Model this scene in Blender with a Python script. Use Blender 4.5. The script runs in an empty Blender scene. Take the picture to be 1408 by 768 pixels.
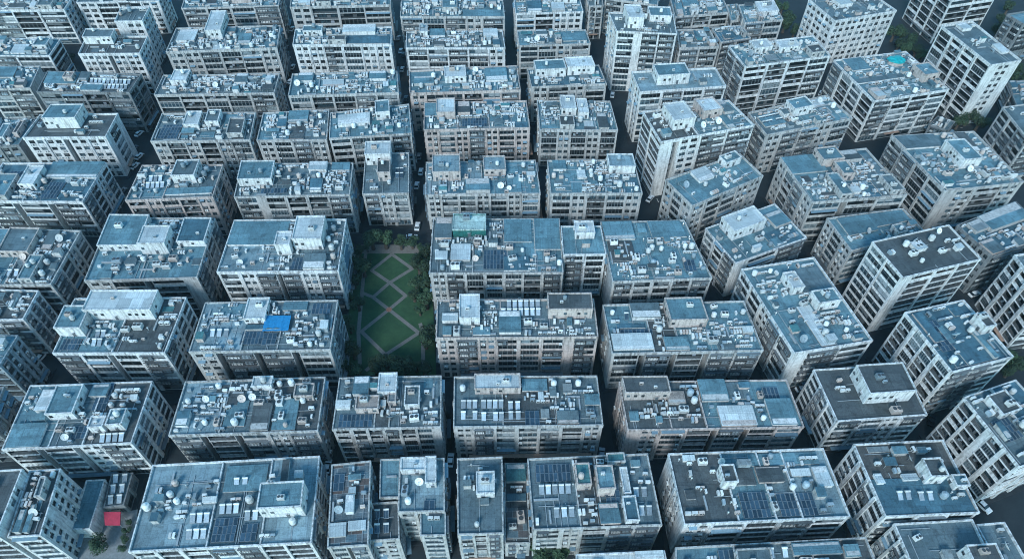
import bpy, math, random
from mathutils import Matrix, Vector
R=math.radians
# positions in metres (x right, y away from the drone, z up)
BLD=[
('A1',[(-128.13, 59.09), (-119.89, 59.46), (-121.46, 75.64), (-129.97, 75.07)],21,'w','g','','','WWPW',[],[],0.5,'white block with a blank side wall rising at the bottom left corner','the bottom left corner block',[],'apartment block'),
('A2',[(-119.07, 59.98), (-111.65, 60.45), (-114.1, 77.12), (-121.58, 76.46)],18,'w','g','','','PWPP',[],[('dish', 0.5, 0.9, 0.3, 0.8)],2.2,'small white block with a cluttered grey roof beside the long blue shed','the white block beside the blue shed',[],'apartment block'),
('A3',[(-112.87, 66.45), (-108.17, 66.65), (-109.44, 79.85), (-114.26, 79.65)],6,'w','b','W','','W',[],[],0,'low shed under one long blue metal roof beside the courtyard','the long blue shed',[],'shed'),
('A4',[(-107.58, 72.91), (-102.66, 73.52), (-103.55, 82.47), (-109.15, 82.17)],4.5,'g','m','B','','BB',[],[('heater', 0.05, 0.5, 0.0, 1.0), ('heater', 0.55, 0.95, 0.0, 1.0)],0,'low kiosk row with pale roof boxes behind the red awning','the kiosk row above the red awning',[],'kiosk'),
('A5',[(-89.18, 56.5), (-47.18, 58.66), (-49.26, 80.51), (-90.94, 78.01)],18,'w','q.42 m.72 q1','','','BPBB',[(0.71, 0.96, 0.3, 0.6, 5.2, 'w', 'b'), (0.35, 0.43, 0.5, 0.56, 1.3, 'w', 'l'), (0.79, 0.83, 0.62, 0.97, 1.2, 'w', 'g'), (0.45, 0.7, 0.62, 0.95, 0.35, 'c', 'b')],[('heater', 0.29, 0.41, 0.06, 0.42), ('solar', 0.44, 0.57, 0.05, 0.32), ('heater', 0.45, 0.57, 0.36, 0.48), ('solar', 0.6, 0.69, 0.04, 0.24), ('heater', 0.6, 0.69, 0.26, 0.4), ('heater', 0.5, 0.6, 0.66, 0.8), ('tank', 0.84, 0.92, 0.12, 0.25)],0.45,'wide pale-roofed block with a big white roof room, at the bottom left','the wide bottom left block',[],'apartment block'),
('A6',[(-42.74, 57.01), (-33.51, 57.68), (-35.72, 78.61), (-45.28, 77.51)],19.4,'c','r','BSB','','PBBP',[(0.0, 0.45, 0.1, 0.27, 0.6, 'c', 'l'), (0.48, 0.96, 0.16, 0.28, 0.5, 'c', 'l'), (0.42, 0.64, 0.36, 0.58, 1.8, 'w', 'l'), (0.48, 0.66, 0.6, 0.68, 1.2, 'w', 'l')],[('solar', 0.04, 0.34, 0.66, 0.88)],0.6,'narrow block with a brown and blue patchwork roof and a low skylit deck','the patchwork roofed block',[([(-34.4, 60.06), (-27.06, 60.54), (-28.34, 69.75), (-35.29, 69.25)], 15.0, 'g', [('heater', 0.1, 0.75, 0.1, 0.9)])],'apartment block'),
('A7',[(-27.47, 65.9), (-16.36, 66.18), (-17.35, 79.88), (-28.48, 79.6)],18,'c','q','BPB','','BPB',[(0.02, 0.6, 0.72, 0.98, 2.2, 'w', 'l'), (0.6, 0.85, 0.45, 0.98, 2.6, 'w', 'l')],[('solar', 0.55, 0.8, 0.02, 0.2), ('dish', 0.25, 0.5, 0.4, 0.6)],0.4,'stepped blue-roofed block with a pale angled roof shelter beside the central lane','the stepped blue block by the lane',[([(-21.74, 60.65), (-15.81, 60.76), (-16.21, 66.35), (-22.24, 66.24)], 17.2, 'b', []), ([(-32.77, 70.23), (-28.01, 70.37), (-28.85, 80.5), (-33.83, 80.36)], 16.6, 'b', [])],'apartment block'),
('A8',[(-12.83, 60.74), (-2.1, 61.05), (-2.58, 80.59), (-13.99, 80.07)],17.4,'c','m','BGB','','',[(0.42, 0.84, 0.46, 0.76, 2.4, 'w', 'l'), (0.5, 0.7, 0.36, 0.44, 1.0, 'c', 'm')],[('tank', 0.4, 0.5, 0.1, 0.2)],0.35,'narrow grey-roofed block carrying one large white roof panel','the narrow block with one white panel',[],'apartment block'),
('A9',[(-1.71, 61.8), (4.41, 61.94), (3.82, 83.14), (-1.86, 83.08)],9,'c','g','BB','','',[(0.02, 0.97, 0.74, 0.98, 1.4, 'c', 't'), (0.02, 0.97, 0.5, 0.6, 0.5, 'c', 'd'), (0.02, 0.97, 0.04, 0.42, 0.3, 'c', 'r')],[],0.5,'low infill building with stepped green and rusty sheds','the green shed infill',[],'apartment block'),
('A10',[(5.13, 61.86), (35.88, 63.06), (34.79, 81.47), (4.02, 80.01)],17.4,'c','m.37 g.55 m1','BPGBB','WPWP','',[(0.37, 0.49, 0.52, 0.84, 3.0, 'p', 't'), (0.53, 0.67, 0.42, 0.76, 4.2, 'p', 'b'), (0.65, 0.8, 0.86, 1.0, 2.0, 'c', 't'), (0.74, 0.8, 0.4, 0.78, 2.0, 'w', 'l')],[('solar', 0.05, 0.34, 0.66, 0.92), ('heater', 0.06, 0.33, 0.44, 0.64), ('heater', 0.16, 0.34, 0.1, 0.32), ('solar', 0.6, 0.72, 0.3, 0.6), ('heater', 0.72, 0.96, 0.08, 0.3), ('solar', 0.58, 0.7, 0.05, 0.3), ('heater', 0.82, 0.95, 0.35, 0.55)],0.7,'block with a roof packed with skylights, heaters and two pinkish roof rooms','the skylight packed block',[],'apartment block'),
('A11',[(41.03, 62.6), (80.98, 64.54), (79.82, 82.3), (39.97, 80.82)],18.6,'w','g.33 b.56 m.72 q1','PBGBB','WPPW','',[(0.27, 0.36, 0.46, 0.72, 4.0, 'w', 'g'), (0.36, 0.5, 0.5, 0.74, 0.8, 'c', 'g'), (0.52, 0.68, 0.52, 0.76, 1.1, 'p', 'g'), (0.88, 0.97, 0.42, 0.72, 1.4, 'w', 'l'), (0.74, 0.86, 0.6, 0.7, 1.0, 'c', 'l'), (0.5, 0.95, 0.78, 0.97, 0.3, 'c', 'b')],[('solar', 0.37, 0.54, 0.04, 0.4), ('solar', 0.6, 0.83, 0.04, 0.36), ('dish', 0.16, 0.28, 0.58, 0.9), ('tank', 0.6, 0.76, 0.36, 0.5)],0.6,'wide block with dark solar fields and a small white tower, lower right','the wide solar roofed block',[],'apartment block'),
('A13',[(14.57, 50.15), (36.13, 50.65), (35.7, 57.03), (15.01, 56.19)],17,'w','l','','','',[(0.66, 0.98, 0.7, 1, 1.5, 'w', 'l')],[],0.5,'pale roof edge of a block cut off by the bottom edge below the skylight roof','the cut off bottom middle block',[],'apartment block'),
('A14',[(37.33, 49.89), (84.37, 51.38), (83.87, 60.11), (38.45, 57.72)],17,'c','b.3 m.7 g1','','','',[(0.6, 0.85, 0.6, 0.95, 1.4, 'c', 'b')],[('heater', 0.4, 0.58, 0.55, 0.9), ('solar', 0.22, 0.38, 0.6, 0.9)],1.2,'long block with a glazed roof vault, cut off by the bottom edge','the glazed vault block',[],'apartment block'),
('A15',[(92.44, 52.03), (111.14, 53.18), (110.85, 64.3), (91.71, 63.27)],17.4,'w','m','','BBB','',[(0.62, 1.0, -0.05, 0.35, 4.5, 'w', 'g')],[('tank', 0.2, 0.32, 0.55, 0.7)],0.15,'grey gravel roofed block with a white corner room at the bottom right','the gravel roofed bottom right block',[([(112.55, 53.75), (119.66, 54.29), (118.69, 63.86), (111.73, 63.3)], 16.8, 'm', [('dish', 0.3, 0.7, 0.3, 0.6)])],'apartment block'),
('A17',[(89.63, 64.64), (112.58, 65.62), (111.66, 84.78), (88.25, 83.54)],18.5,'w','2','BBB','BGBB','',[(0.01, 0.99, 0.01, 0.5, 0.14, 'c', 'd'), (0.56, 0.76, 0.4, 0.66, 4.2, 'w', 'g'), (0.84, 0.99, 0.3, 0.46, 2.4, 'w', 'b'), (0.35, 0.52, 0.45, 0.54, 1.2, 'w', 'l'), (0.05, 0.13, 0.42, 0.56, 1.3, 'w', 'l')],[('heater', 0.2, 0.38, 0.16, 0.34), ('heater', 0.42, 0.62, 0.16, 0.3), ('dish', 0.4, 0.58, 0.56, 0.8)],0.4,'white block whose roof is brown behind and blue in front of a low divider','the brown and blue roofed block',[],'apartment block'),
('A18',[(125.28, 75.66), (142.18, 81.47), (136.55, 100.93), (120.11, 95.41)],22,'w','m.5 d1','GGG','GGWGG','',[(0.45, 0.75, 0.1, 0.36, 3.0, 'w', 'g'), (0.25, 0.6, 0.6, 0.9, 2.2, 'w', 'g')],[('solar', 0.1, 0.4, 0.3, 0.6)],0.8,'tall block with rows of curved white balconies on the lower right edge','the curved balcony block lower right',[],'apartment block'),
('B1',[(-131.96, 82.71), (-99.26, 84.68), (-100.24, 103.43), (-133.56, 102.01)],17.4,'w','b.35 m.62 g1','GSBSPB','','BBPB',[(0.02, 0.28, 0.0, 0.36, 1.0, 'w', 'b'), (0.28, 0.5, 0.42, 0.9, 3.0, 'w', 'b'), (0.14, 0.3, 0.55, 0.9, 1.6, 'w', 'l'), (0.66, 0.78, 0.18, 0.36, 2.8, 'w', 'l'), (0.8, 0.93, 0.2, 0.46, 3.0, 'w', 'b')],[('dish', 0.3, 0.5, 0.1, 0.4), ('solar', 0.58, 0.7, 0.55, 1.0), ('heater', 0.74, 0.94, -0.02, 0.18), ('solar', 0.5, 0.62, 0.1, 0.3)],0.8,'white block with stepped pale roof rooms and dishes beside the lower left street','the stepped white lower left block',[],'apartment block'),
('B2',[(-89.66, 86.36), (-51.06, 87.71), (-52.04, 104.3), (-90.46, 102.76)],18,'c','q.33 m.62 g1','BSGSBPB','','PBB',[(0.5, 0.64, 0.8, 1.0, 2.0, 'w', 'l')],[('tank', 0.62, 0.95, 0.45, 0.95), ('dish', 0.35, 0.6, 0.4, 0.7), ('tank', 0.62, 0.9, 0.1, 0.4)],1.5,'block with a dark roof crowded by round white tanks below the blue tarp block','the tank crowded block',[],'apartment block'),
('B3',[(-47.13, 87.94), (-18.77, 88.65), (-19.68, 104.46), (-47.85, 103.73)],18.6,'c','m.38 g.52 m1','GBGBGBW','','',[(0.15, 0.3, 0.62, 1.0, 1.6, 'w', 'b'), (0.4, 0.58, 0.6, 1.0, 2.4, 'w', 'l'), (0.2, 0.42, 0.28, 0.55, 2.2, 'p', 'p'), (0, 0.14, 0.36, 0.5, 1.6, 'w', 'l'), (0.5, 0.58, 0.42, 0.6, 2.0, 'p', 'c')],[('solar', 0.04, 0.36, 0.02, 0.27), ('tank', 0.55, 0.8, 0.4, 0.65)],1.1,'block with a pinkish roof room at the lower end of the park','the block below the park',[],'apartment block'),
('B4',[(-15.45, 89.1), (24.1, 89.68), (23.71, 105.04), (-16.12, 104.68)],17.4,'c','m.33 g.7 m1','PBBBBGP','','',[(0.14, 0.46, 0.66, 0.98, 2.6, 'p', 'l'), (0.47, 0.65, 0.7, 0.96, 0.6, 'c', 'b'), (0.9, 1.0, 0.4, 0.6, 1.0, 'c', 'b')],[('heater', 0.04, 0.16, 0.1, 0.55), ('heater', 0.18, 0.34, 0.06, 0.56), ('heater', 0.36, 0.46, 0.1, 0.5), ('solar', 0.48, 0.58, 0.02, 0.3), ('solar', 0.76, 0.86, 0.02, 0.25), ('solar', 0.5, 0.64, 0.72, 0.95)],0.9,'block with a pink-walled roof room and rows of white heaters right of the narrow lane','the pink roof room block',[],'apartment block'),
('B5',[(30.73, 88.7), (77.66, 89.65), (76.85, 104.31), (29.94, 103.57)],16.8,'p','g.25 g.45 b1','WPBGSBSGB','PBP','',[(0.0, 0.27, 0.62, 0.98, 3.6, 'p', 'g'), (0.46, 0.62, 0.55, 1.0, 1.4, 'c', 'b'), (0.26, 0.36, 0.5, 0.74, 1.4, 'c', 'p'), (0.62, 0.76, 0.6, 0.98, 0.3, 'c', 'm')],[('solar', 0.84, 0.93, 0.55, 0.85), ('tank', 0.4, 0.46, 0.45, 0.55), ('tank', 0.78, 0.86, 0.5, 0.8)],0.7,'pinkish block joined to a long blue sheet roof, below the long blue roofed row','the pinkish and blue joined block',[],'apartment block'),
('B6',[(87.09, 91.35), (111.91, 93.35), (111.38, 109.43), (85.48, 107.66)],16.8,'w','g','BBPB','BBB','',[(0.36, 0.88, 0.28, 0.86, 5.0, 'w', 'g')],[('tank', 0.6, 0.7, 0.05, 0.15)],0.12,'white block with a dark roof and one large white roof house with round openings','the white roof house block',[],'apartment block'),
('B7',[(118.76, 102.11), (137.67, 107.11), (132.73, 127.12), (113.69, 122.42)],24,'w','d','BBB','GGGG','',[(0.82, 1.0, 0.42, 0.66, 3.4, 'w', 'g'), (0.3, 0.75, 0.02, 0.45, 0.25, 'c', 'd')],[('solar', 0.1, 0.36, 0.6, 0.8), ('solar', 0.1, 0.36, 0.3, 0.55), ('tank', 0.55, 0.8, 0.45, 0.7)],0.7,'tall block with a deep blue roof, white tanks and long balcony bands','the deep blue roofed tower',[],'apartment block'),
('B8',[(157.38, 126.1), (177.16, 129.87), (175.5, 148.5), (156.34, 145.03)],24,'w','m','GGG','GGGG','',[],[],0.3,'white block with dark curved balconies cut off by the right edge','the cut off right edge tower',[],'apartment block'),
('C00',[(-144.83, 87.86), (-137.3, 88.68), (-139.49, 100.78), (-147.28, 99.94)],18.6,'g','m','','','BBB',[],[],0.4,'dark walled block just showing at the left edge above the bottom corner','the left edge sliver block',[],'apartment block'),
('C0',[(-156.77, 107.62), (-144.35, 107.8), (-144.1, 118.32), (-156.45, 118.38)],18.6,'b','b','','','BBPB',[],[],0.6,'block with a glazed bluish side wall on the left edge','the glazed block on the left edge',[],'apartment block'),
('C0b',[(-161.18, 124.67), (-146.26, 125.08), (-146.68, 136.12), (-161.92, 136.71)],17.4,'w','g','BB','','BBB',[],[],0.9,'white block with striped side windows on the left edge beside a street','the stripe windowed left edge block',[],'apartment block'),
('C1',[(-130.71, 111.71), (-98.89, 111.83), (-99.12, 132.16), (-131.74, 131.91)],19,'w','b.52 g1','BBSBB','','BPBB',[(0.18, 0.8, 0.6, 0.98, 4.6, 'w', 'l'), (-0.02, 0.22, 0.3, 0.72, 3.8, 'w', 'b')],[('tank', 0.54, 0.72, 0.3, 0.5), ('solar', 0.03, 0.2, 0.05, 0.25), ('dish', 0.76, 0.86, 0.2, 0.36), ('heater', 0.3, 0.4, 0.1, 0.4)],0.8,'white block with a very long white roof house and half dark roof, left side','the long white roof house block',[([(-131.63, 126.07), (-123.44, 126.29), (-123.67, 130.53), (-131.48, 130.49)], 20.5, 'b', [])],'apartment block'),
('C2',[(-91.93, 111.96), (-51.9, 112.78), (-52.75, 130.91), (-92.53, 129.93)],19.4,'c','q.36 m.62 m1','PSBSBSB','','PBB',[(0.36, 0.62, 0.4, 0.5, 0.9, 'c', 'd'), (0.34, 0.5, 0.55, 1.0, 2.2, 'w', 'l'), (0.6, 0.78, 0.8, 0.98, 0.7, 'c', 'b')],[('tarp', 0.49, 0.68, 0.36, 0.66), ('solar', 0.34, 0.5, 0.12, 0.38), ('solar', 0.5, 0.6, 0.1, 0.34), ('solar', 0.82, 0.96, 0.72, 0.95), ('heater', 0.1, 0.25, 0.2, 0.5)],1.2,'block with a bright blue roof tarp left of the park','the bright blue tarp block',[],'apartment block'),
('C3',[(-21.81, 116.19), (24.79, 116.64), (24.62, 130.73), (-22.42, 130.26)],20,'p','m.4 m1','PBPBBBWB','PPP','',[(0.7, 0.98, 0.5, 0.95, 4.2, 'p', 'g'), (0.14, 0.27, 0.35, 1.0, 3.2, 'w', 'l'), (0.03, 0.13, 0.4, 0.62, 1.4, 'w', 'l')],[('heater', 0.4, 0.66, 0.55, 1.0), ('tank', 0.1, 0.16, 0.1, 0.25)],1.6,'pinkish grey slab beside the park with a raised room at its right end','the pinkish slab by the park',[],'apartment block'),
('C4',[(28.68, 112.21), (72.18, 113.43), (70.56, 131.63), (27.58, 130.09)],18,'c','b.28 g.46 b1','BSBSGSBB','WPW','',[(0.01, 0.28, 0.06, 0.36, 1.2, 'w', 'l'), (0.42, 0.68, 0.5, 0.98, 3.4, 'p', 'b'), (0.06, 0.26, 0.5, 0.58, 0.4, 'c', 'd')],[('solar', 0.08, 0.3, 0.36, 0.48), ('tank', 0.7, 0.9, 0.6, 0.95), ('heater', 0.12, 0.22, 0.6, 0.9)],1.1,'blue-roofed block with a pale sheet at its front left corner','the pale sheet corner block',[],'apartment block'),
('C5',[(80.28, 111.65), (104.1, 116.1), (96.64, 148.75), (72.34, 143.59)],19,'w','b','WBB','BBPBB','',[(0.58, 0.88, 0.4, 0.55, 3.4, 'w', 'b'), (0.4, 0.56, 0.62, 0.82, 3.0, 'w', 'l'), (0.5, 0.98, 0.62, 0.9, 0.4, 'w', 'm')],[('tank', 0.18, 0.3, 0.4, 0.5), ('dish', 0.3, 0.5, 0.3, 0.55)],0.8,'long slanted block with a sky blue roof and a small white-walled tank pit','the long slanted sky blue block',[],'apartment block'),
('D0',[(-172.32, 137.85), (-143.56, 138.29), (-143.96, 161.79), (-175.78, 162.89)],18,'c','b.5 m1','BBB','','BBPB',[(0.3, 0.62, 0.5, 0.95, 2.4, 'p', 'm'), (0, 0.35, 0.5, 1, 0.5, 'c', 'b')],[('heater', 0.45, 0.6, 0.1, 0.3), ('dish', 0.3, 0.6, 0.3, 0.5)],1.0,'block with a pinkish roof shelter on the left edge below the square roofed one','the pinkish shelter block, left edge',[],'apartment block'),
('D1',[(-133.69, 139.78), (-98.94, 141.18), (-100.81, 167.71), (-136.54, 168.16)],18,'c','b.48 b1','PGSGW','','BPBB',[(0.43, 0.68, 0.4, 0.7, 4.8, 'w', 'l'), (0.02, 0.4, 0.46, 0.98, 2.4, 'w', 'b'), (0.74, 1.0, 0.52, 0.94, 2.2, 'w', 'd')],[('tank', 0.55, 0.85, 0.25, 0.36)],0.5,'two-level sky blue roofed block with a white cube room in its middle','the white cube room block',[],'apartment block'),
('D2',[(-92.65, 142.46), (-54.64, 142.9), (-55.85, 166.19), (-93.38, 165.75)],19,'w','q.5 m1','BPBSBPB','','PBP',[(0.6, 0.85, 0.42, 0.88, 4.8, 'w', 'l'), (0.46, 0.59, 0.32, 0.58, 4.6, 'w', 'l'), (0.0, 0.5, 0.5, 0.98, 0.8, 'w', 'b')],[('dish', 0.05, 0.3, 0.15, 0.45), ('solar', 0.6, 0.8, 0.04, 0.26), ('tank', 0.86, 0.96, 0.2, 0.5)],1.0,'white block with a tall white roof house overlooking the park from the left','the white roof house by the park',[],'apartment block'),
('D3',[(-25.93, 142.64), (16.1, 142.83), (15.97, 167.18), (-26.62, 166.99)],18.6,'c','m.32 m.56 b.8 b1','PBGBBGB','','',[(0.16, 0.42, 0.66, 0.97, 3.2, 'T', 'n'), (0.02, 0.15, 0.6, 1.0, 1.4, 'p', 'm'), (0.15, 0.3, 0.2, 0.5, 1.0, 'c', 'l'), (0.56, 0.78, 0.55, 1.0, 0.4, 'c', 'b'), (0.8, 1, 0.4, 1, 0.6, 'c', 'b')],[('solar', 0.4, 0.58, 0.06, 0.4), ('tank', 0.82, 0.98, 0.1, 0.4), ('tank', 0.6, 0.75, 0.2, 0.55)],1.4,'block with a green-walled roof house under a pale mint roof, right of the park','the green roof house block',[],'apartment block'),
('D3b',[(16.36, 148.8), (30.02, 149.12), (29.36, 161.74), (16.29, 161.58)],20.5,'w','b','BB','','',[(0.3, 0.8, 0.55, 1.0, 2.6, 'w', 'l')],[],0.1,'narrow white block with one skylit hut squeezed between two blue roofed neighbours','the narrow white skylit block',[],'apartment block'),
('D4',[(31.2, 138.32), (62.23, 139.89), (57.85, 165.56), (29.64, 164.61)],19.4,'c','b','BBBGB','WPW','',[(0.0, 0.35, 0.68, 0.98, 1.2, 'c', 'b'), (0.55, 0.95, 0.7, 1.0, 0.5, 'c', 'b'), (0.02, 0.3, 0.32, 0.66, 0.3, 'c', 'g')],[('tank', 0.3, 0.5, 0.3, 0.6), ('tank', 0.55, 0.8, 0.25, 0.5), ('solar', 0.78, 0.9, 0.12, 0.3)],0.9,'blue sheet roofed block with scattered white tanks, its front wall striped dark','the blue sheet roofed block',[],'apartment block'),
('D5',[(72.13, 148.48), (98.23, 159.96), (91.81, 176.53), (65.41, 164.31)],16.8,'w','b','WBB','BBB','',[(0.16, 0.62, 0.52, 0.96, 4.2, 'w', 'l'), (0.55, 0.95, 0.0, 0.4, 0.3, 'c', 'd')],[('dish', 0.4, 0.75, 0.3, 0.5)],0.7,'slanted white block with a pale box room on its back corner','the slanted box room block',[],'apartment block'),
('D6',[(111.05, 153.56), (138.21, 162.68), (135.43, 173.67), (107.65, 168.81)],17,'c','b','BBB','PBP','',[(0.1, 0.5, 0.4, 0.95, 0.8, 'c', 'b'), (0.5, 0.98, 0.5, 0.98, 0.5, 'c', 'b')],[('dish', 0.3, 0.5, 0.1, 0.4)],0.9,'low blue roofed block half hidden behind the gravel roofed white tower','the half hidden blue block',[],'apartment block'),
('D7',[(116.02, 133.39), (142.58, 140.87), (138.91, 155.6), (112.03, 148.08)],27,'w','g','WGGG','BB','',[(0.36, 0.5, 0.5, 0.75, 1.6, 'w', 'l')],[('tank', 0.3, 0.7, 0.25, 0.75), ('dish', 0.65, 0.8, 0.7, 0.9)],0.2,'white tower with a dark gravel roof and a clump of white tanks on it','the gravel roofed white tower',[],'apartment block'),
('D8',[(154.88, 150.12), (178.42, 158.42), (175.11, 175.97), (149.76, 164.4)],18,'g','d','BBB','PPP','',[(0.3, 0.95, 0.55, 1.0, 1.8, 'c', 'b'), (0.1, 0.3, 0.65, 0.95, 1.6, 'c', 'c')],[],0.8,'dark walled block with stepped blue roofs on the right edge','the stepped blue right edge block',[],'apartment block'),
('E0',[(-186.19, 177.83), (-150.31, 177.22), (-150.39, 198.53), (-188.43, 198.2)],16.8,'w','d.4 d1','BSBSB','','BBPB',[(0.32, 0.48, 0.3, 0.8, 2.6, 'w', 'l'), (0.5, 1.0, 0.6, 1.0, 1.2, 'w', 'b')],[('solar', 0.56, 0.72, 0.08, 0.5), ('solar', 0.1, 0.3, 0.3, 0.8)],0.7,'white framed block with square deep blue roof panels on the left edge','the deep blue panelled left block',[],'apartment block'),
('E1',[(-134.08, 176.06), (-104.46, 178.09), (-105.67, 195.38), (-134.96, 194.87)],18.6,'p','b.42 m1','GPBGP','','PGP',[(0.48, 0.76, 0.46, 0.95, 3.4, 'w', 'm'), (0.42, 0.98, 0.1, 0.3, 0.5, 'w', 'b')],[('heater', 0.15, 0.38, 0.3, 0.7)],0.9,'block with a white roof cube and dark balconies left of centre','the white cube block left of centre',[],'apartment block'),
('E2',[(-97.0, 178.08), (-56.91, 179.36), (-58.32, 196.44), (-98.99, 195.96)],18.6,'c','m','BWBGGB','','PBP',[(0.02, 0.32, 0.32, 0.9, 3.0, 'w', 'b'), (0.62, 0.78, 0.7, 1.0, 1.8, 'w', 'l'), (0.82, 0.98, 0.76, 1.0, 0.8, 'w', 'b')],[('tank', 0.4, 0.6, 0.4, 0.8), ('solar', 0.22, 0.45, 0.08, 0.22)],1.6,'grey roofed block with open framed balconies left of the small square block','the framed balcony block',[],'apartment block'),
('E3',[(-53.37, 183.04), (-37.02, 183.61), (-39.19, 206.23), (-55.49, 205.66)],15.5,'c','m','BPB','','',[(0.03, 0.62, 0.72, 1.06, 4.8, 'w', 'l'), (0.33, 0.62, 0.3, 0.62, 4.0, 'p', 'g')],[('heater', 0.7, 0.9, 0.35, 0.6), ('tank', 0.7, 0.9, 0.7, 0.9)],0.3,'small square block with a pale pink stair tower at the upper end of the park','the small square block above the park',[],'apartment block'),
('E4',[(-30.49, 181.09), (10.02, 181.91), (8.69, 200.24), (-31.85, 199.0)],16.8,'c','q.5 b1','PBBPBPB','','',[(0.06, 0.31, 0.42, 0.98, 4.0, 'p', 'q'), (0.52, 0.72, 0.55, 1.0, 2.6, 'p', 'q')],[('dish', 0.6, 0.9, 0.1, 0.4), ('tank', 0.34, 0.48, 0.4, 0.8), ('tank', 0.74, 0.9, 0.4, 0.9)],1.3,'pale block with two square roof rooms above the green roof house block','the two roof room block',[],'apartment block'),
('E5',[(13.58, 178.75), (45.43, 178.87), (44.53, 197.0), (12.94, 196.68)],19.4,'c','b.5 d1','BPGBP','PPP','',[(0.68, 0.98, 0.6, 1.0, 3.2, 'w', 'q'), (0.05, 0.2, 0.7, 1.0, 1.0, 'w', 'b')],[('tank', 0.18, 0.5, 0.4, 0.8)],1.4,'blue roofed block with an open topped white room at its back right corner','the open topped white room block',[],'apartment block'),
('E6',[(61.74, 172.37), (89.73, 188.03), (84.09, 200.62), (54.57, 185.79)],19.4,'c','b','PBBPP','PBP','',[(0.3, 0.5, 0.55, 0.95, 1.4, 'w', 'l'), (0.7, 0.92, 0.7, 1.02, 2.6, 'w', 'b')],[('dish', 0.42, 0.6, 0.3, 0.5)],0.6,'slanted blue roofed block with small punched windows beside the wide street bend','the slanted punched window block',[],'apartment block'),
('E7',[(103.38, 174.23), (137.35, 177.97), (131.89, 203.72), (98.55, 198.16)],19.4,'c','b.38 d1','BSGB','PGBP','',[(0.36, 0.6, 0.72, 1.0, 3.2, 'p', 'b'), (0.46, 0.6, 0.4, 0.68, 3.0, 'p', 'b'), (0.0, 0.4, 0.62, 1.0, 0.8, 'c', 'b')],[('tank', 0.3, 0.45, 0.2, 0.5)],1.6,'slanted block with two pinkish curved roof rooms on stepped blue roofs','the pinkish room slanted block',[],'apartment block'),
('E8',[(150.76, 179.26), (180.58, 184.06), (175.86, 213.2), (143.48, 210.25)],20,'c','b','WPGP','BBGB','',[(0.42, 0.66, 0.34, 0.72, 4.0, 'w', 'b'), (0.02, 0.5, 0.75, 1.0, 0.8, 'w', 'm')],[('dish', 0.2, 0.5, 0.15, 0.35), ('tank', 0.7, 0.9, 0.3, 0.5)],1.0,'large slanted blue roofed block with a white leaning slab room, upper right','the leaning slab room block',[],'apartment block'),
('E9',[(194.53, 208.43), (212.78, 213.11), (211.81, 232.68), (194.54, 229.11)],20,'c','m','BB','BBB','',[],[],0.5,'dark windowed block cut off by the right edge in the upper part','the upper right edge block',[],'apartment block'),
('F0b',[(-204.14, 209.37), (-189.91, 211.58), (-191.17, 228.53), (-208.04, 228.39)],15,'g','b','','','WB',[],[],1.1,'low flat blue roofed block beside the white punched window block, left edge','the low flat block, left edge',[],'apartment block'),
('F0',[(-185.67, 210.59), (-154.51, 211.23), (-155.44, 225.96), (-185.65, 225.06)],19,'w','g','PPSPP','','WBW',[(0.2, 0.62, 0.42, 1.05, 4.6, 'w', 'b')],[],0.2,'white block with small punched windows and a large white roof house, upper left','the white punched window block',[],'apartment block'),
('F1',[(-137.24, 209.71), (-99.84, 210.6), (-101.99, 228.01), (-138.83, 227.36)],18,'c','m','PGPGPB','','PB',[(0.3, 0.46, 0.4, 0.9, 2.6, 'w', 'l'), (0.52, 0.66, 0.5, 0.95, 2.6, 'w', 'm')],[('tank', 0.7, 0.9, 0.3, 0.8), ('solar', 0.05, 0.25, 0.1, 0.6)],1.0,'pale block with alternating piers and dark balconies, second street from left','the pier and balcony block',[],'apartment block'),
('F2a',[(-97.68, 211.66), (-71.08, 212.18), (-73.51, 231.28), (-99.4, 229.32)],17,'c','b.36 m1','PBBP','','',[(0.4, 0.7, 0.6, 0.98, 1.2, 'c', 'b')],[],1.3,'narrow cluttered blue block left of the longer flat roofed one','the narrow cluttered block',[],'apartment block'),
('F2b',[(-69.57, 211.11), (-38.64, 214.29), (-41.52, 233.35), (-71.91, 227.39)],18.5,'c','b','GBGB','','',[(0.1, 0.5, 0.4, 0.75, 1.8, 'w', 'l'), (0.58, 0.76, 0.55, 1.0, 3.4, 'w', 'b')],[('tank', 0.05, 0.5, 0.2, 0.35)],1.2,'block with a row of small round tanks left of the dark central street','the small tank row block',[],'apartment block'),
('F3',[(-34.32, 218.37), (6.94, 219.75), (5.81, 237.75), (-35.61, 236.34)],16.8,'p','b.32 m.62 b1','PBPBPBP','','',[(0.12, 0.3, 0.4, 0.95, 3.0, 'p', 'l'), (0.0, 0.12, 0.5, 1.0, 0.6, 'c', 'b')],[('solar', 0.36, 0.6, 0.1, 0.4)],1.5,'pinkish block with square window grids right of the dark central street','the pinkish window grid block',[],'apartment block'),
('F4',[(10.85, 217.58), (41.04, 217.53), (39.83, 236.64), (10.26, 237.23)],17.4,'c','b','GPGPG','PP','',[(0.3, 0.5, 0.5, 0.98, 3.2, 'w', 'l'), (0.52, 0.66, 0.4, 0.9, 2.8, 'w', 'l'), (0.02, 0.28, 0.05, 0.35, 0.3, 'c', 'b')],[],1.4,'block with paired white roof cubes and dark balcony stacks right of centre','the paired roof cube block',[],'apartment block'),
('F5',[(53.81, 198.85), (89.66, 208.92), (83.56, 224.67), (49.58, 217.17)],26,'w','g.4 b1','WSPBB','GG','',[(0.18, 0.42, 0.3, 0.9, 4.2, 'w', 'l'), (0.56, 0.78, 0.5, 0.98, 3.4, 'p', 'l')],[('dish', 0.4, 0.55, 0.1, 0.4)],0.9,'tall block with a blank white end wall facing the street bend','the blank white end wall tower',[],'apartment block'),
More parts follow.
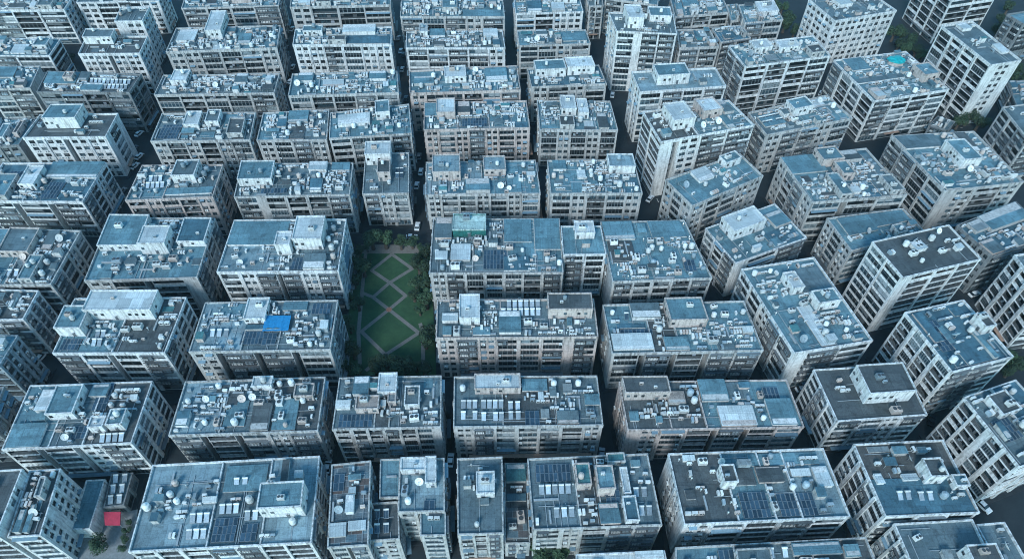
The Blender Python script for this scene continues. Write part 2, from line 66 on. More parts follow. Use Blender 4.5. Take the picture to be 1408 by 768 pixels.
('F6',[(97.08, 212.24), (133.14, 222.93), (127.98, 238.44), (93.23, 226.39)],19,'c','m.45 b1','PBBPB','PB','',[(0.42, 0.66, 0.5, 0.92, 3.6, 'w', 'b'), (0.05, 0.3, 0.3, 0.8, 0.6, 'c', 'b')],[('heater', 0.05, 0.3, 0.35, 0.75)],1.2,'slanted block with a pale hut with a raised lid, upper right of centre','the raised lid hut block',[],'apartment block'),
('G0',[(-218.99, 246.0), (-200.87, 246.86), (-204.34, 263.44), (-223.07, 263.17)],16.8,'c','b','BB','','W',[(0.0, 0.5, 0.5, 1, 0.8, 'c', 'b')],[],0.8,'blue roofed block with a blank dark end wall on the left edge','the dark end wall block',[],'apartment block'),
('G1',[(-193.7, 240.23), (-155.94, 239.88), (-155.7, 253.11), (-196.07, 255.4)],19.4,'g','g','BBGB','','GG',[(0.02, 0.36, 0.4, 0.95, 0.9, 'c', 'b'), (0.24, 0.34, 0.5, 0.8, 2.4, 'p', 'p')],[('heater', 0.5, 0.95, 0.15, 0.7)],1.2,'dark balconied block with tilted pale roof sheets, upper left','the dark balconied upper left block',[],'apartment block'),
('G2',[(-147.43, 241.97), (-98.36, 243.36), (-99.28, 257.51), (-148.45, 256.37)],16.8,'c','m','GGGGB','','PP',[(0.1, 0.24, 0.5, 1.1, 2.2, 'w', 'l'), (0.64, 0.74, 0.5, 1.0, 1.4, 'w', 'm')],[],1.5,'long block with white framed open balconies, upper left of centre','the long framed upper left block',[],'apartment block'),
('G3',[(-91.03, 238.54), (-46.48, 240.85), (-48.8, 256.57), (-92.67, 254.48)],18.6,'c','b','BGGBB','','',[(0.06, 0.2, 0.6, 1.0, 1.4, 'w', 'b'), (0.74, 0.9, 0.6, 1.0, 1.4, 'w', 'b')],[('tank', 0.3, 0.5, 0.4, 0.7)],1.5,'blue roofed block with dark framed windows left of the far central street','the dark framed block left of street',[],'apartment block'),
('G4',[(-41.7, 240.4), (3.48, 242.67), (1.95, 260.83), (-43.59, 256.84)],18.6,'p','b.4 b1','PBGGBB','','',[(0.32, 0.52, 0.42, 0.9, 2.8, 'w', 'l'), (0.7, 0.9, 0.4, 0.9, 1.4, 'w', 'b')],[('tank', 0.1, 0.25, 0.6, 0.9)],1.2,'blue roofed block with a bright white roof hut right of the far central street','the bright white hut block',[],'apartment block'),
('G5',[(8.15, 247.18), (39.56, 249.51), (37.48, 263.66), (6.65, 260.7)],17.4,'c','d','PBPB','PP','',[(0.08, 0.5, 0.5, 1.05, 3.6, 'w', 'b'), (0.52, 0.9, 0.55, 1.1, 3.8, 'w', 'l')],[],0.9,'block with two big white roof houses left of the tall white pair','the two white roof house block',[],'apartment block'),
('G6',[(50.66, 233.17), (85.53, 237.3), (83.84, 250.55), (49.05, 247.61)],24,'w','q','BBBB','PP','',[(0.22, 0.6, 0.3, 0.9, 4.2, 'w', 'b')],[],0.15,'white rimmed block with a single long white roof house, upper right of centre','the white rimmed block',[],'apartment block'),
('G7',[(96.63, 251.88), (134.3, 260.1), (131.61, 276.38), (93.11, 267.85)],24,'w','b','GGGB','BB','',[(0.2, 0.4, 0.5, 0.9, 2.6, 'w', 'l'), (0.48, 0.72, 0.4, 0.8, 2.2, 'w', 'l')],[],0.9,'white block with long dark balcony bands and small white roof huts, upper right','the dark balcony band block',[],'apartment block'),
('G8',[(144.98, 233.09), (178.38, 241.29), (171.53, 270.09), (137.96, 263.01)],20,'w','b','BBBB','BGBG','',[(0.78, 1.0, 0.24, 0.52, 3.4, 'p', 'b'), (0.1, 0.35, 0.7, 0.98, 0.8, 'w', 'b'), (0.0, 0.65, 0.4, 0.5, 0.5, 'w', 'm')],[('dome', 0.6, 0.85, 0.64, 0.9)],1.2,'slanted block with a turquoise cover and a pinkish winged hut on its roof','the turquoise cover block',[],'apartment block'),
('G9',[(192.02, 244.41), (205.88, 247.9), (199.93, 278.99), (184.98, 275.21)],29,'w','m','WPW','GGGG','',[(0.7, 0.95, 0.2, 0.4, 1.2, 'w', 'l'), (0.4, 0.7, 0.82, 0.97, 1.4, 'w', 'l')],[],0.3,'tall white tower with wavy balcony bands near the top right corner','the wavy balcony tower',[],'apartment block'),
('H0',[(-233.67, 271.97), (-204.1, 272.09), (-205.17, 285.7), (-236.1, 286.86)],17,'w','b','BB','','B',[(0.4, 0.62, 0.1, 0.6, 0.9, 'w', 'l')],[],1.4,'blue roofed block with white slatted roof boxes on the upper left edge','the upper left edge block',[],'apartment block'),
('H1',[(-188.03, 267.99), (-161.71, 268.4), (-163.1, 282.59), (-190.44, 282.52)],20,'w','g','PPSPP','','PP',[(0.02, 0.5, 0.6, 1.1, 3.2, 'w', 'm')],[],0.4,'white block with rows of square windows left of the upper left street','the square windowed white block',[],'apartment block'),
('H1b',[(-180.6, 291.98), (-168.28, 292.47), (-169.33, 305.24), (-182.49, 304.75)],22,'w','m','WP','','PP',[],[],0.4,'white block with a pinkish blank front patch behind the square windowed white block','the pinkish patch white block',[],'apartment block'),
('H2',[(-152.36, 272.87), (-104.33, 276.26), (-107.06, 295.67), (-154.37, 293.14)],18,'c','m.4 b1','PPBGBP','','',[(0.33, 0.48, 0.5, 1.4, 4.2, 'w', 'l'), (0.05, 0.22, 0.4, 0.9, 1.2, 'w', 'l')],[],1.4,'block with one tall rounded white roof tower, upper left of centre','the rounded roof tower block',[],'apartment block'),
('H3',[(-97.24, 277.14), (-53.71, 277.63), (-55.31, 292.66), (-98.91, 290.59)],19,'w','b.5 d1','PPBBPP','','',[(0.5, 0.84, 0.6, 1.1, 1.8, 'w', 'l'), (0.55, 0.98, 0.05, 0.5, 0.4, 'c', 'd')],[('tank', 0.1, 0.4, 0.5, 0.9)],1.2,'pale block with regular window rows left of the far end of the central street','the pale far block left of street',[],'apartment block'),
('H4',[(-46.73, 274.92), (-3.06, 275.03), (-4.49, 289.56), (-47.96, 288.52)],19,'w','m','BBBBP','','',[(0.14, 0.22, 0.7, 1.2, 2.4, 'w', 'l'), (0.24, 0.4, 0.7, 1.1, 1.0, 'w', 'b'), (0.8, 0.95, 0.6, 1.0, 1.6, 'w', 'l')],[],1.8,'pale block with joined window strips right of the far end of the central street','the pale far block right of street',[],'apartment block'),
('H5',[(3.22, 280.27), (35.39, 282.08), (33.97, 294.02), (2.42, 293.14)],17,'c','b.35 m.6 b1','BGPB','PP','',[(0.62, 0.98, 0.2, 0.8, 0.4, 'c', 'b')],[],1.2,'low blue sheet roofed block left of the tall white pair','the low blue sheet block',[],'apartment block'),
('H6',[(44.77, 271.27), (70.03, 269.01), (70.99, 285.41), (42.8, 287.16)],29,'w','m','BWBB','PPP','',[(0.2, 0.46, 0.2, 0.9, 4.8, 'w', 'l'), (0.6, 0.95, 0.6, 1.1, 2.6, 'w', 'b')],[],0.6,'tall white tower with windowed stripes and a white roof cube, above centre right','the tall white striped tower',[],'apartment block'),
('H7',[(73.98, 274.97), (91.63, 276.43), (90.16, 291.29), (75.52, 290.72)],18.6,'c','m','BB','','',[],[('tank', 0.2, 0.6, 0.5, 0.9)],0.8,'small grey roofed block tucked right of the tall striped white tower','the small tucked in block',[],'apartment block'),
('H8',[(146.88, 292.38), (178.44, 301.91), (172.1, 320.04), (140.77, 312.62)],22,'w','m','PPPPP','PPP','',[(0.3, 0.5, 0.5, 1.0, 1.8, 'w', 'l')],[],0.6,'white block with neat square windows at the top right','the neat white block at top right',[],'apartment block'),
('H9',[(208.34, 311.85), (233.38, 318.78), (230.39, 345.94), (203.71, 336.99)],22,'w','m','GG','GGG','',[],[],0.3,'block with pale and dark floor bands cut off by the top edge, right','the banded block at the top edge',[],'apartment block'),
('H10',[(234.42, 293.16), (253.23, 299.26), (249.55, 307.89), (231.09, 302.36)],20,'g','b','BB','BB','',[],[],0.3,'dark block cut off at the top right corner','the top right corner block',[],'apartment block'),
('I0',[(-251.83, 310.82), (-214.31, 311.69), (-215.91, 327.83), (-255.45, 326.98)],17.4,'w','m','BGB','','PP',[(0.55, 0.62, 0.1, 0.4, 1.4, 'w', 'l')],[],1.6,'white framed block at the top left corner','the top left corner block',[],'apartment block'),
('I1',[(-212.35, 320.34), (-172.84, 321.78), (-174.19, 336.29), (-214.4, 335.21)],16.8,'w','m','PBBP','','PP',[],[],0.8,'white block with a dark patterned side at the top edge beside the left street','the top edge block by left street',[],'apartment block'),
('I2',[(-158.77, 313.36), (-112.88, 316.33), (-115.02, 332.82), (-161.4, 330.15)],17.4,'c','b','BGBB','','',[(0.45, 0.72, 0.2, 0.8, 2.4, 'p', 'l')],[],1.6,'cluttered block with tan sheds at the top edge, left of centre','the tan shed block at top',[],'apartment block'),
('I3',[(-106.32, 312.87), (-58.51, 315.22), (-60.29, 330.69), (-108.47, 328.3)],18,'c','b','PGGB','','',[(0.3, 0.6, 0.3, 0.8, 1.4, 'c', 'b')],[],1.6,'cluttered blue roofed block on the top edge left of the central street','the top edge block left of street',[],'apartment block'),
('I4',[(-52.19, 302.15), (-3.47, 302.11), (-4.5, 318.39), (-53.18, 318.83)],19,'c','b','BGBPB','','',[(0.4, 0.55, 0.3, 0.9, 2.0, 'c', 'b'), (0.6, 0.98, 0.0, 0.4, 0.4, 'c', 'b')],[],2.0,'cluttered blue roofed block on the top edge right of the central street','the top edge block right of street',[],'apartment block'),
('I5',[(1.68, 308.4), (33.91, 310.17), (32.82, 327.28), (0.78, 326.55)],17.4,'w','b','BGPP','','',[(0.6, 0.95, 0.5, 1.0, 2.0, 'w', 'l')],[],1.1,'block with a white windowed end on the top edge right of centre','the white ended top edge block',[],'apartment block'),
('I7',[(45.41, 322.09), (70.02, 314.84), (73.1, 331.35), (48.96, 336.58)],18,'c','b','BBB','P','',[],[],0.8,'blue roofed block behind the tall striped white tower at the top edge','the block behind the striped tower',[],'apartment block'),
('I8',[(77.18, 305.84), (103.79, 310.21), (103.48, 326.53), (77.74, 324.5)],16.8,'c','d','BGB','','',[(0.2, 0.5, 0.5, 0.9, 0.6, 'c', 'b')],[],1.0,'deep blue roofed block at the top edge right of the tall striped tower','the deep blue top edge block',[],'apartment block'),
('I9',[(108.02, 297.38), (126.43, 300.36), (126.15, 316.65), (108.8, 314.22)],18.6,'c','b','BB','','',[(0.4, 0.95, 0.3, 0.9, 2.0, 'w', 'l')],[],0.8,'block with an arched white roof shelter near the top edge, right of centre','the arched shelter block',[],'apartment block'),
('X1',[(94.35, 283.14), (108.7, 286.8), (106.01, 298.2), (92.7, 295.42)],17,'c','d','BB','P','',[],[],1.0,'small deep blue roofed block squeezed behind the dark balcony band block','the small deep blue block',[],'apartment block'),
('X2',[(37.29, 316.19), (44.17, 316.6), (44.18, 332.26), (37.04, 332.2)],17,'c','m','BG','','',[],[],1.2,'small grey block at the top edge just left of the tall striped tower','the small grey top edge block',[],'apartment block'),
('X3',[(103.58, 303.84), (109.15, 304.85), (109.92, 319.8), (104.69, 319.09)],16,'c','b','B','','',[],[],1.0,'narrow low block at the top edge between the deep blue roof and the arched shelter','the narrow low top edge block',[],'apartment block'),
('X4',[(214.52, 245.39), (228.42, 247.55), (232.29, 266.12), (218.99, 264.31)],9,'g','b','BB','BB','',[],[],1.0,'low roof crowded with clutter at the right edge behind the wavy balcony tower','the low roof behind the wavy tower',[],'apartment block'),
('X5',[(175.22, 237.12), (181.19, 233.08), (186.88, 239.06), (181.19, 243.14)],6,'g','m','B','','B',[],[],0.8,'low grey shed in the wide street between two large blocks, upper right','the low street shed, upper right',[],'shed'),
]
PARK={'grass': [(-56.65, 170.09), (-29.51, 170.09), (-23.54, 116.88), (-52.96, 116.88)], 'plaza': [(-55.23, 173.01), (-31.6, 173.01), (-31.24, 168.65), (-55.13, 168.65)], 'bottom': [(-53.59, 117.96), (-22.71, 117.96), (-22.49, 114.76), (-53.07, 114.76)], 'paths': [[(-43.27, 168.29), (-49.57, 160.56)], [(-43.27, 168.29), (-35.25, 161.25)], [(-49.57, 160.56), (-42.47, 154.8)], [(-35.25, 161.25), (-42.47, 154.8)], [(-42.47, 154.8), (-47.42, 148.25)], [(-42.47, 154.8), (-36.31, 148.89)], [(-47.42, 148.25), (-41.32, 142.87)], [(-36.31, 148.89), (-41.32, 142.87)], [(-41.32, 142.87), (-49.29, 133.75)], [(-41.32, 142.87), (-30.43, 133.16)], [(-49.29, 133.75), (-40.31, 124.54)], [(-30.43, 133.16), (-40.31, 124.54)], [(-40.31, 124.54), (-45.53, 118.77)], [(-52.76, 168.65), (-52.01, 157.82)], [(-52.01, 157.82), (-51.42, 150.19)], [(-51.42, 150.19), (-50.16, 133.16)], [(-50.16, 133.16), (-47.94, 121.22)], [(-51.42, 150.19), (-47.42, 148.25)], [(-30.27, 136.74), (-29.0, 133.16)], [(-29.0, 133.16), (-28.01, 121.49)], [(-30.43, 133.16), (-29.0, 133.16)]], 'cross': (-41.32, 142.87)}
TREES=[(-58.11, 169.39, 2.4, 'park'), (-54.51, 165.68, 2.8, 'park'), (-50.99, 162.04, 1.9, 'park'), (-54.7, 160.25, 3.2, 'park'), (-51.35, 157.59, 3.2, 'park'), (-53.45, 154.11, 2.4, 'park'), (-52.02, 169.39, 1.9, 'park'), (-33.09, 169.39, 1.9, 'park'), (-33.26, 163.85, 1.9, 'park'), (-30.75, 165.68, 3.2, 'park'), (-32.12, 158.47, 3.8, 'park'), (-29.97, 160.25, 2.8, 'park'), (-31.65, 153.25, 1.9, 'park'), (-29.49, 154.54, 2.4, 'park'), (-50.18, 170.8, 3.8, 'park'), (-45.49, 171.28, 3.8, 'park'), (-40.0, 170.8, 2.8, 'park'), (-35.98, 171.28, 2.8, 'park'), (-54.16, 152.42, 2.4, 'park'), (-54.47, 146.13, 1.9, 'park'), (-51.07, 142.46, 2.8, 'park'), (-54.2, 136.52, 2.4, 'park'), (-52.42, 133.05, 1.9, 'park'), (-51.74, 124.86, 2.8, 'park'), (-49.68, 123.05, 2.8, 'park'), (-51.25, 118.1, 2.4, 'park'), (-47.89, 117.05, 2.4, 'park'), (-32.87, 152.42, 2.8, 'park'), (-29.5, 150.72, 2.8, 'park'), (-32.96, 146.54, 2.8, 'park'), (-30.51, 140.46, 1.9, 'park'), (-28.56, 143.27, 3.8, 'park'), (-26.95, 131.15, 2.8, 'park'), (-27.52, 127.05, 3.2, 'park'), (-38.51, 118.79, 3.8, 'park'), (-35.67, 119.5, 2.4, 'park'), (-32.74, 119.5, 2.4, 'park'), (-29.72, 118.45, 2.4, 'park'), (-41.75, 116.71, 3.2, 'park'), (-26.98, 117.05, 2.8, 'park'), (-37.06, 116.36, 1.9, 'park'), (-33.62, 116.71, 3.8, 'park'), (7.05, 62.11, 3, 'street'), (9.89, 63.39, 3.2, 'street'), (13.18, 62.11, 2.8, 'street'), (10.69, 60.11, 3, 'street'), (153.08, 120.01, 3.4, 'street'), (156.08, 119.2, 3, 'street'), (152.87, 116.26, 2.6, 'street'), (136.01, 343.18, 4, 'street'), (140.94, 340.1, 3.6, 'street'), (-214.66, 295.16, 3, 'street'), (-210.64, 293.87, 2.6, 'street'), (-106.52, 63.39, 2.6, 'street'), (141.47, 352.64, 4, 'street'), (-101.11, 67.9, 1.3, 'street'), (-101.52, 70.02, 1.1, 'street'), (-100.83, 65.63, 1.4, 'street'), (-100.55, 63.39, 1.3, 'street'), (141.55, 328.12, 4.2666327772875725, 'street'), (141.42, 318.07, 3.2015463661686017, 'street'), (137.43, 322.33, 4.4340514078338735, 'street'), (189.3, 305.68, 3.356946940637837, 'street'), (191.2, 300.36, 3.354072134606152, 'street'), (194.06, 297.75, 3.934352542334553, 'street'), (189.46, 313.87, 4.190010125642495, 'street'), (194.32, 315.26, 3.4857491472497437, 'street'), (196.54, 295.16, 3.3400587890715734, 'street'), (195.32, 308.38, 3.694511036722532, 'street'), (182.05, 252.72, 3.8571038920348704, 'street'), (196.11, 244.77, 3.678569330264728, 'street'), (199.19, 241.15, 3.7118560180328224, 'street'), (191.24, 242.18, 3.3885127375732105, 'street'), (203.53, 237.09, 3.1602428065524837, 'street'), (234.15, 281.38, 4.447863212328184, 'street'), (232.34, 274.17, 3.5422841623711125, 'street'), (258.7, 340.1, 3.7829758645687397, 'street'), (249.66, 328.12, 3.271897294999832, 'street'), (243.15, 317.36, 4.015688740200406, 'street'), (241.18, 307.03, 4.3584595142617815, 'street')]
CARS=[(-149.05, 126.02, 75, 'w'), (123.86, 100.97, 60, 'd'), (126.33, 77.15, -62, 'w'), (157.99, 149.28, 20, 'w'), (161.6, 151.23, 20, 'g'), (165.26, 153.2, 20, 'w'), (-113.42, 312.39, 85, 'g'), (-108.45, 294.46, 85, 'w'), (-106.18, 277.74, 85, 'w'), (-58.08, 316.55, 88, 'g'), (-54.57, 304.27, 88, 'w'), (-52.45, 300.96, 88, 'd'), (-37.23, 213.36, 88, 'w'), (-35.27, 182.11, 88, 'w'), (-36.93, 176.78, 0, 'w'), (-49.2, 176.41, 0, 'd'), (53.91, 197.75, 55, 'w'), (140.93, 268.34, 60, 'w'), (190.97, 312.39, 60, 'd'), (-51.78, 87.8, 88, 'w'), (-17.9, 88.25, 88, 'w'), (24.01, 90.03, 82, 'g'), (88.69, 115.1, 12, 'w'), (-152.88, 201.97, 70, 'g'), (-154.77, 223.03, 72, 'w'), (-100.3, 105.13, 75, 'd'), (146.23, 129.16, -55, 'g'), (45.65, 267.19, 80, 'w'), (4.34, 311.02, 82, 'g'), (-42.77, 250.6, 88, 'g'), (-117.31, 325.07, 86, 'w'), (-111.51, 306.95, 86, 'g'), (-109.57, 290.02, 86, 'w'), (-104.39, 274.17, 86, 'd'), (-52.16, 288.14, 88, 'w'), (-48.01, 264.34, 88, 'd'), (-44.23, 242.74, 88, 'w'), (-40.79, 223.03, 88, 'g'), (-37.64, 204.97, 88, 'w'), (-158.45, 240.17, 70, 'w'), (-157.87, 228.27, 70, 'g'), (-157.32, 216.99, 70, 'w'), (148.9, 131.48, -50, 'w'), (152.2, 134.12, -50, 'g'), (155.56, 136.81, -50, 'd'), (158.97, 139.54, -50, 'w')]
COURT=[(-113.55, 61.13), (-97.25, 61.13), (-101.01, 74.19), (-116.85, 69.83)]
AWN=[(-106.31, 68.28), (-101.77, 68.28), (-102.84, 72.15), (-108.02, 72.15)]
LINES=[[(118.48, 109.32), (117.3, 123.43)], [(123.05, 83.56), (123.09, 93.57)], [(146.18, 115.82), (162.15, 122.6)], [(197.06, 309.5), (180.07, 292.42)], [(185.1, 248.92), (196.47, 242.14)], [(58.39, 187.13), (55.55, 202.76)], [(143.22, 126.8), (144.55, 123.43)]]
scn=bpy.context.scene
col=scn.collection
def link(o): col.objects.link(o); return o
def tag(o,label=None,cat=None,group=None,kind=None):
    if label:o['label']=label
    if cat:o['category']=cat
    if group:o['group']=group
    if kind:o['kind']=kind
    return o
# ------------------------------------------------------------------ materials
M={}
def newmat(name):
    m=bpy.data.materials.new(name); m.use_nodes=True
    nt=m.node_tree; b=nt.nodes['Principled BSDF']; M[name]=m
    return m,nt,b
def N(nt,t,**k):
    n=nt.nodes.new(t)
    for a,v in k.items():
        if a.startswith('i_'): n.inputs[a[2:].replace('_',' ')].default_value=v
        else: setattr(n,a,v)
    return n
def mixc(nt,mode,fac,a,b):
    n=N(nt,'ShaderNodeMix',data_type='RGBA',blend_type=mode)
    for sock,v in ((n.inputs['Factor'],fac),(n.inputs[6],a),(n.inputs[7],b)):
        if isinstance(v,bpy.types.NodeSocket): nt.links.new(v,sock)
        else: sock.default_value=v if not isinstance(v,tuple) else (*v[:3],1)
    return n.outputs[2]
def ramp(nt,src,*st):
    n=N(nt,'ShaderNodeValToRGB'); e=n.color_ramp.elements
    while len(e)<len(st): e.new(.5)
    for i,(p,v) in enumerate(st):
        e[i].position=p; e[i].color=(v,v,v,1) if not isinstance(v,tuple) else (*v,1)
    nt.links.new(src,n.inputs[0]); return n.outputs[0]
def noise(nt,vec,scale,detail=4,rough=.6):
    n=N(nt,'ShaderNodeTexNoise'); n.inputs['Scale'].default_value=scale; n.inputs['Detail'].default_value=detail; n.inputs['Roughness'].default_value=rough
    if vec is not None: nt.links.new(vec,n.inputs['Vector'])
    return n.outputs[0]
def posn(nt,sc=(1,1,1)):
    g=N(nt,'ShaderNodeNewGeometry'); mp=N(nt,'ShaderNodeMapping'); mp.inputs['Scale'].default_value=sc
    nt.links.new(g.outputs['Position'],mp.inputs[0]); return mp.outputs[0]
def wallmat(name,c,rough=.85,grime=1.):
    m,nt,b=newmat(name)
    big=ramp(nt,noise(nt,posn(nt),.09,3),(.3,.86),(.7,1.08))
    st=ramp(nt,noise(nt,posn(nt,(1.6,1.6,.14)),1.,5,.7),(.36,1-.45*grime),(.52,1.))
    sp=ramp(nt,noise(nt,posn(nt),1.1,5,.7),(.36,1-.26*grime),(.6,1.04))
    x=mixc(nt,'MULTIPLY',1.,c,big); x=mixc(nt,'MULTIPLY',1.,x,st); x=mixc(nt,'MULTIPLY',1.,x,sp)
    nt.links.new(x,b.inputs['Base Color']); b.inputs['Roughness'].default_value=rough
    return m
def roofmat(name,c,c2=None,bw=1.,rh=6.,sheet=(3.7,5.3),rough=.7,var=.22,dirt=1.):
    m,nt,b=newmat(name)
    uv=N(nt,'ShaderNodeUVMap').outputs[0]
    def brick(w,h,m_,lo,hi,off=.37):
        t=N(nt,'ShaderNodeTexBrick'); t.offset=off
        t.inputs['Color1'].default_value=(*lo,1); t.inputs['Color2'].default_value=(*hi,1); t.inputs['Mortar'].default_value=(.55,.57,.6,1)
        t.inputs['Scale'].default_value=1.; t.inputs['Brick Width'].default_value=w; t.inputs['Row Height'].default_value=h; t.inputs['Mortar Size'].default_value=m_
        nt.links.new(uv,t.inputs[0]); return t.outputs[0]
    if c2:
        sel=N(nt,'ShaderNodeTexBrick'); sel.inputs['Color1'].default_value=(*c,1); sel.inputs['Color2'].default_value=(*c2,1); sel.inputs['Mortar'].default_value=(.3,.32,.33,1)
        sel.inputs['Scale'].default_value=1; sel.inputs['Brick Width'].default_value=2.6; sel.inputs['Row Height'].default_value=1.7; sel.inputs['Mortar Size'].default_value=.05
        nt.links.new(uv,sel.inputs[0]); base=sel.outputs[0]
    else: base=c
    x=mixc(nt,'MULTIPLY',1.,base,brick(sheet[0],sheet[1],.05,(1-var,)*3,(1+var*.7,)*3))
    x=mixc(nt,'MULTIPLY',.6,x,brick(bw,rh,.035,(.88,.88,.9),(1.1,1.1,1.08),.0))
    p=posn(nt)
    x=mixc(nt,'MULTIPLY',1.,x,ramp(nt,noise(nt,p,.16,4),(.3,1-.22*dirt),(.66,1.12)))
    x=mixc(nt,'MULTIPLY',1.,x,ramp(nt,noise(nt,p,.9,6,.75),(.36,1-.3*dirt),(.5,1.)))
    x=mixc(nt,'MULTIPLY',1.,x,ramp(nt,noise(nt,p,3.2,5,.8),(.36,.74),(.6,1.08)))
    x=mixc(nt,'MULTIPLY',1.,x,brick(6.1,2.7,.03,(.88,.9,.9),(1.1,1.08,1.06),.61))
    x=mixc(nt,'MULTIPLY',1.,x,ramp(nt,noise(nt,p,.33,6,.65),(.40,1-.26*dirt),(.43,1.)))
    rust=ramp(nt,noise(nt,p,.5,5,.7),(.66,0.),(.76,.55*dirt))
    x=mixc(nt,'MIX',rust,x,(.10,.095,.09))
    pale=ramp(nt,noise(nt,p,.37,5,.75),(.64,0.),(.8,.32))
    x=mixc(nt,'MIX',pale,x,(.34,.38,.40))
    nt.links.new(x,b.inputs['Base Color']); b.inputs['Roughness'].default_value=rough
    return m
def plain(name,c,rough=.6,metal=0.,rnd=0.,n=.25):
    m,nt,b=newmat(name)
    x=mixc(nt,'MULTIPLY',1.,c,ramp(nt,noise(nt,posn(nt),1.7,4,.7),(.35,1-n),(.65,1+n*.4)))
    if rnd:
        oi=N(nt,'ShaderNodeObjectInfo'); x=mixc(nt,'MULTIPLY',1.,x,ramp(nt,oi.outputs['Random'],(0.,1-rnd),(1.,1+rnd*.4)))
    nt.links.new(x,b.inputs['Base Color']); b.inputs['Roughness'].default_value=rough; b.inputs['Metallic'].default_value=metal
    return m
WALLC=dict(w=(.67,.665,.65),c=(.47,.46,.445),p=(.51,.435,.40),g=(.22,.23,.235),b=(.30,.35,.38),T=(.02,.12,.11),k=(.10,.11,.115))  # k is the darkened wall that paints shade into balcony recesses
for k,c in WALLC.items():
    wallmat('wall_'+k,c); wallmat('coping_'+k,(.42,.52,.50) if k=='T' else tuple(min(.68,x*1.04) for x in c),grime=1.5)
ROOFC=dict(b=(.13,.228,.27),d=(.07,.145,.19),g=(.082,.093,.098),m=(.12,.165,.185),l=(.50,.54,.55),t=(.085,.22,.24),c=(.24,.27,.28),p=(.36,.30,.27),n=(.50,.64,.61),q=(.215,.295,.33))
for k,c in ROOFC.items(): roofmat('roof_'+k,c,bw={'l':.6,'t':.6}.get(k,1.),dirt={'l':.45}.get(k,1.))
roofmat('roof_r',(.12,.19,.23),(.11,.078,.068))
roofmat('roof_2',(.088,.086,.082))
def glassmat():
    m,nt,b=newmat('window_glass')
    oi=N(nt,'ShaderNodeObjectInfo')
    x=ramp(nt,oi.outputs['Random'],(0.,(.005,.008,.010)),(.55,(.012,.02,.026)),(.85,(.04,.07,.09)),(1.,(.18,.21,.22)))
    x=mixc(nt,'MULTIPLY',1.,x,ramp(nt,noise(nt,posn(nt),1.3,3),(.35,.4),(.65,1.5)))
    nt.links.new(x,b.inputs['Base Color']); b.inputs['Roughness'].default_value=.3; b.inputs['Specular IOR Level'].default_value=.3
glassmat()
plain('window_frame',(.20,.22,.23),.5,rnd=.7); plain('curtain',(.26,.28,.29),.8,rnd=.7); plain('laundry',(.24,.26,.30),.8,rnd=.8)
plain('void_shade',(.010,.013,.016),.8); plain('cage',(.17,.18,.19),.5,.3,rnd=.5)  # first one is near-black paint for the shade inside openings
plain('unit_white',(.70,.70,.68),.5,rnd=.35); plain('unit_beige',(.56,.47,.42),.6,rnd=.3); plain('unit_grey',(.30,.36,.40),.55,rnd=.4)
plain('fan_dark',(.05,.055,.06),.6); plain('steel',(.42,.44,.45),.4,.6); plain('panel_blue',(.04,.072,.105),.18,rnd=.5); plain('panel_frame',(.42,.45,.47),.4,.5)
plain('heater_glass',(.42,.48,.53),.22,rnd=.6); plain('pipe',(.36,.38,.39),.5,.2); plain('tarp_blue',(.03,.19,.40),.5); plain('tarp_red',(.42,.035,.07),.6)
plain('turquoise',(.03,.30,.32),.4); plain('awning_tan',(.35,.22,.16),.7); plain('awning_blue',(.16,.24,.30),.7,rnd=.4)
plain('door',(.10,.11,.12),.6); plain('trunk',(.07,.055,.045),.9); plain('path',(.16,.15,.14),.9); plain('kerb',(.03,.033,.036),.9)
plain('car_white',(.72,.72,.72),.25); plain('car_grey',(.25,.27,.29),.25,.4); plain('car_dark',(.03,.035,.045),.2); plain('tyre',(.015,.015,.015),.9); plain('car_glass',(.015,.02,.025),.1)
plain('line_paint',(.55,.55,.53),.8,n=.5); plain('paver_red',(.26,.12,.08),.9); plain('court',(.22,.23,.235),.9)
def groundmats():
    m,nt,b=newmat('asphalt'); p=posn(nt)
    x=mixc(nt,'MIX',ramp(nt,noise(nt,p,.25,5,.7),(.35,0.),(.7,1.)),(.009,.014,.018),(.018,.024,.029))
    nt.links.new(x,b.inputs['Base Color']); b.inputs['Roughness'].default_value=.75
    m,nt,b=newmat('pavement'); p=posn(nt)
    x=mixc(nt,'MIX',ramp(nt,noise(nt,p,.6,5,.7),(.35,0.),(.7,1.)),(.012,.016,.02),(.026,.031,.035))
    nt.links.new(x,b.inputs['Base Color']); b.inputs['Roughness'].default_value=.9
    m,nt,b=newmat('grass'); p=posn(nt)
    x=mixc(nt,'MIX',ramp(nt,noise(nt,p,.35,6,.75),(.35,0.),(.68,1.)),(.016,.050,.022),(.034,.082,.034))
    nt.links.new(x,b.inputs['Base Color']); b.inputs['Roughness'].default_value=.95
    m,nt,b=newmat('leaf'); oi=N(nt,'ShaderNodeObjectInfo')
    x=mixc(nt,'MIX',ramp(nt,noise(nt,posn(nt),.8,3),(.35,0.),(.65,1.)),(.014,.036,.018),(.042,.075,.034))
    x=mixc(nt,'MULTIPLY',1.,x,ramp(nt,oi.outputs['Random'],(0.,.6),(1.,1.3)))
    nt.links.new(x,b.inputs['Base Color']); b.inputs['Roughness'].default_value=.8
groundmats()
m,nt,b=newmat('haze'); nt.nodes.remove(b); v=nt.nodes.new('ShaderNodeVolumePrincipled'); v.inputs['Color'].default_value=(.62,.84,.95,1); v.inputs['Density'].default_value=.00005; nt.links.new(v.outputs[0],nt.nodes['Material Output'].inputs['Volume'])
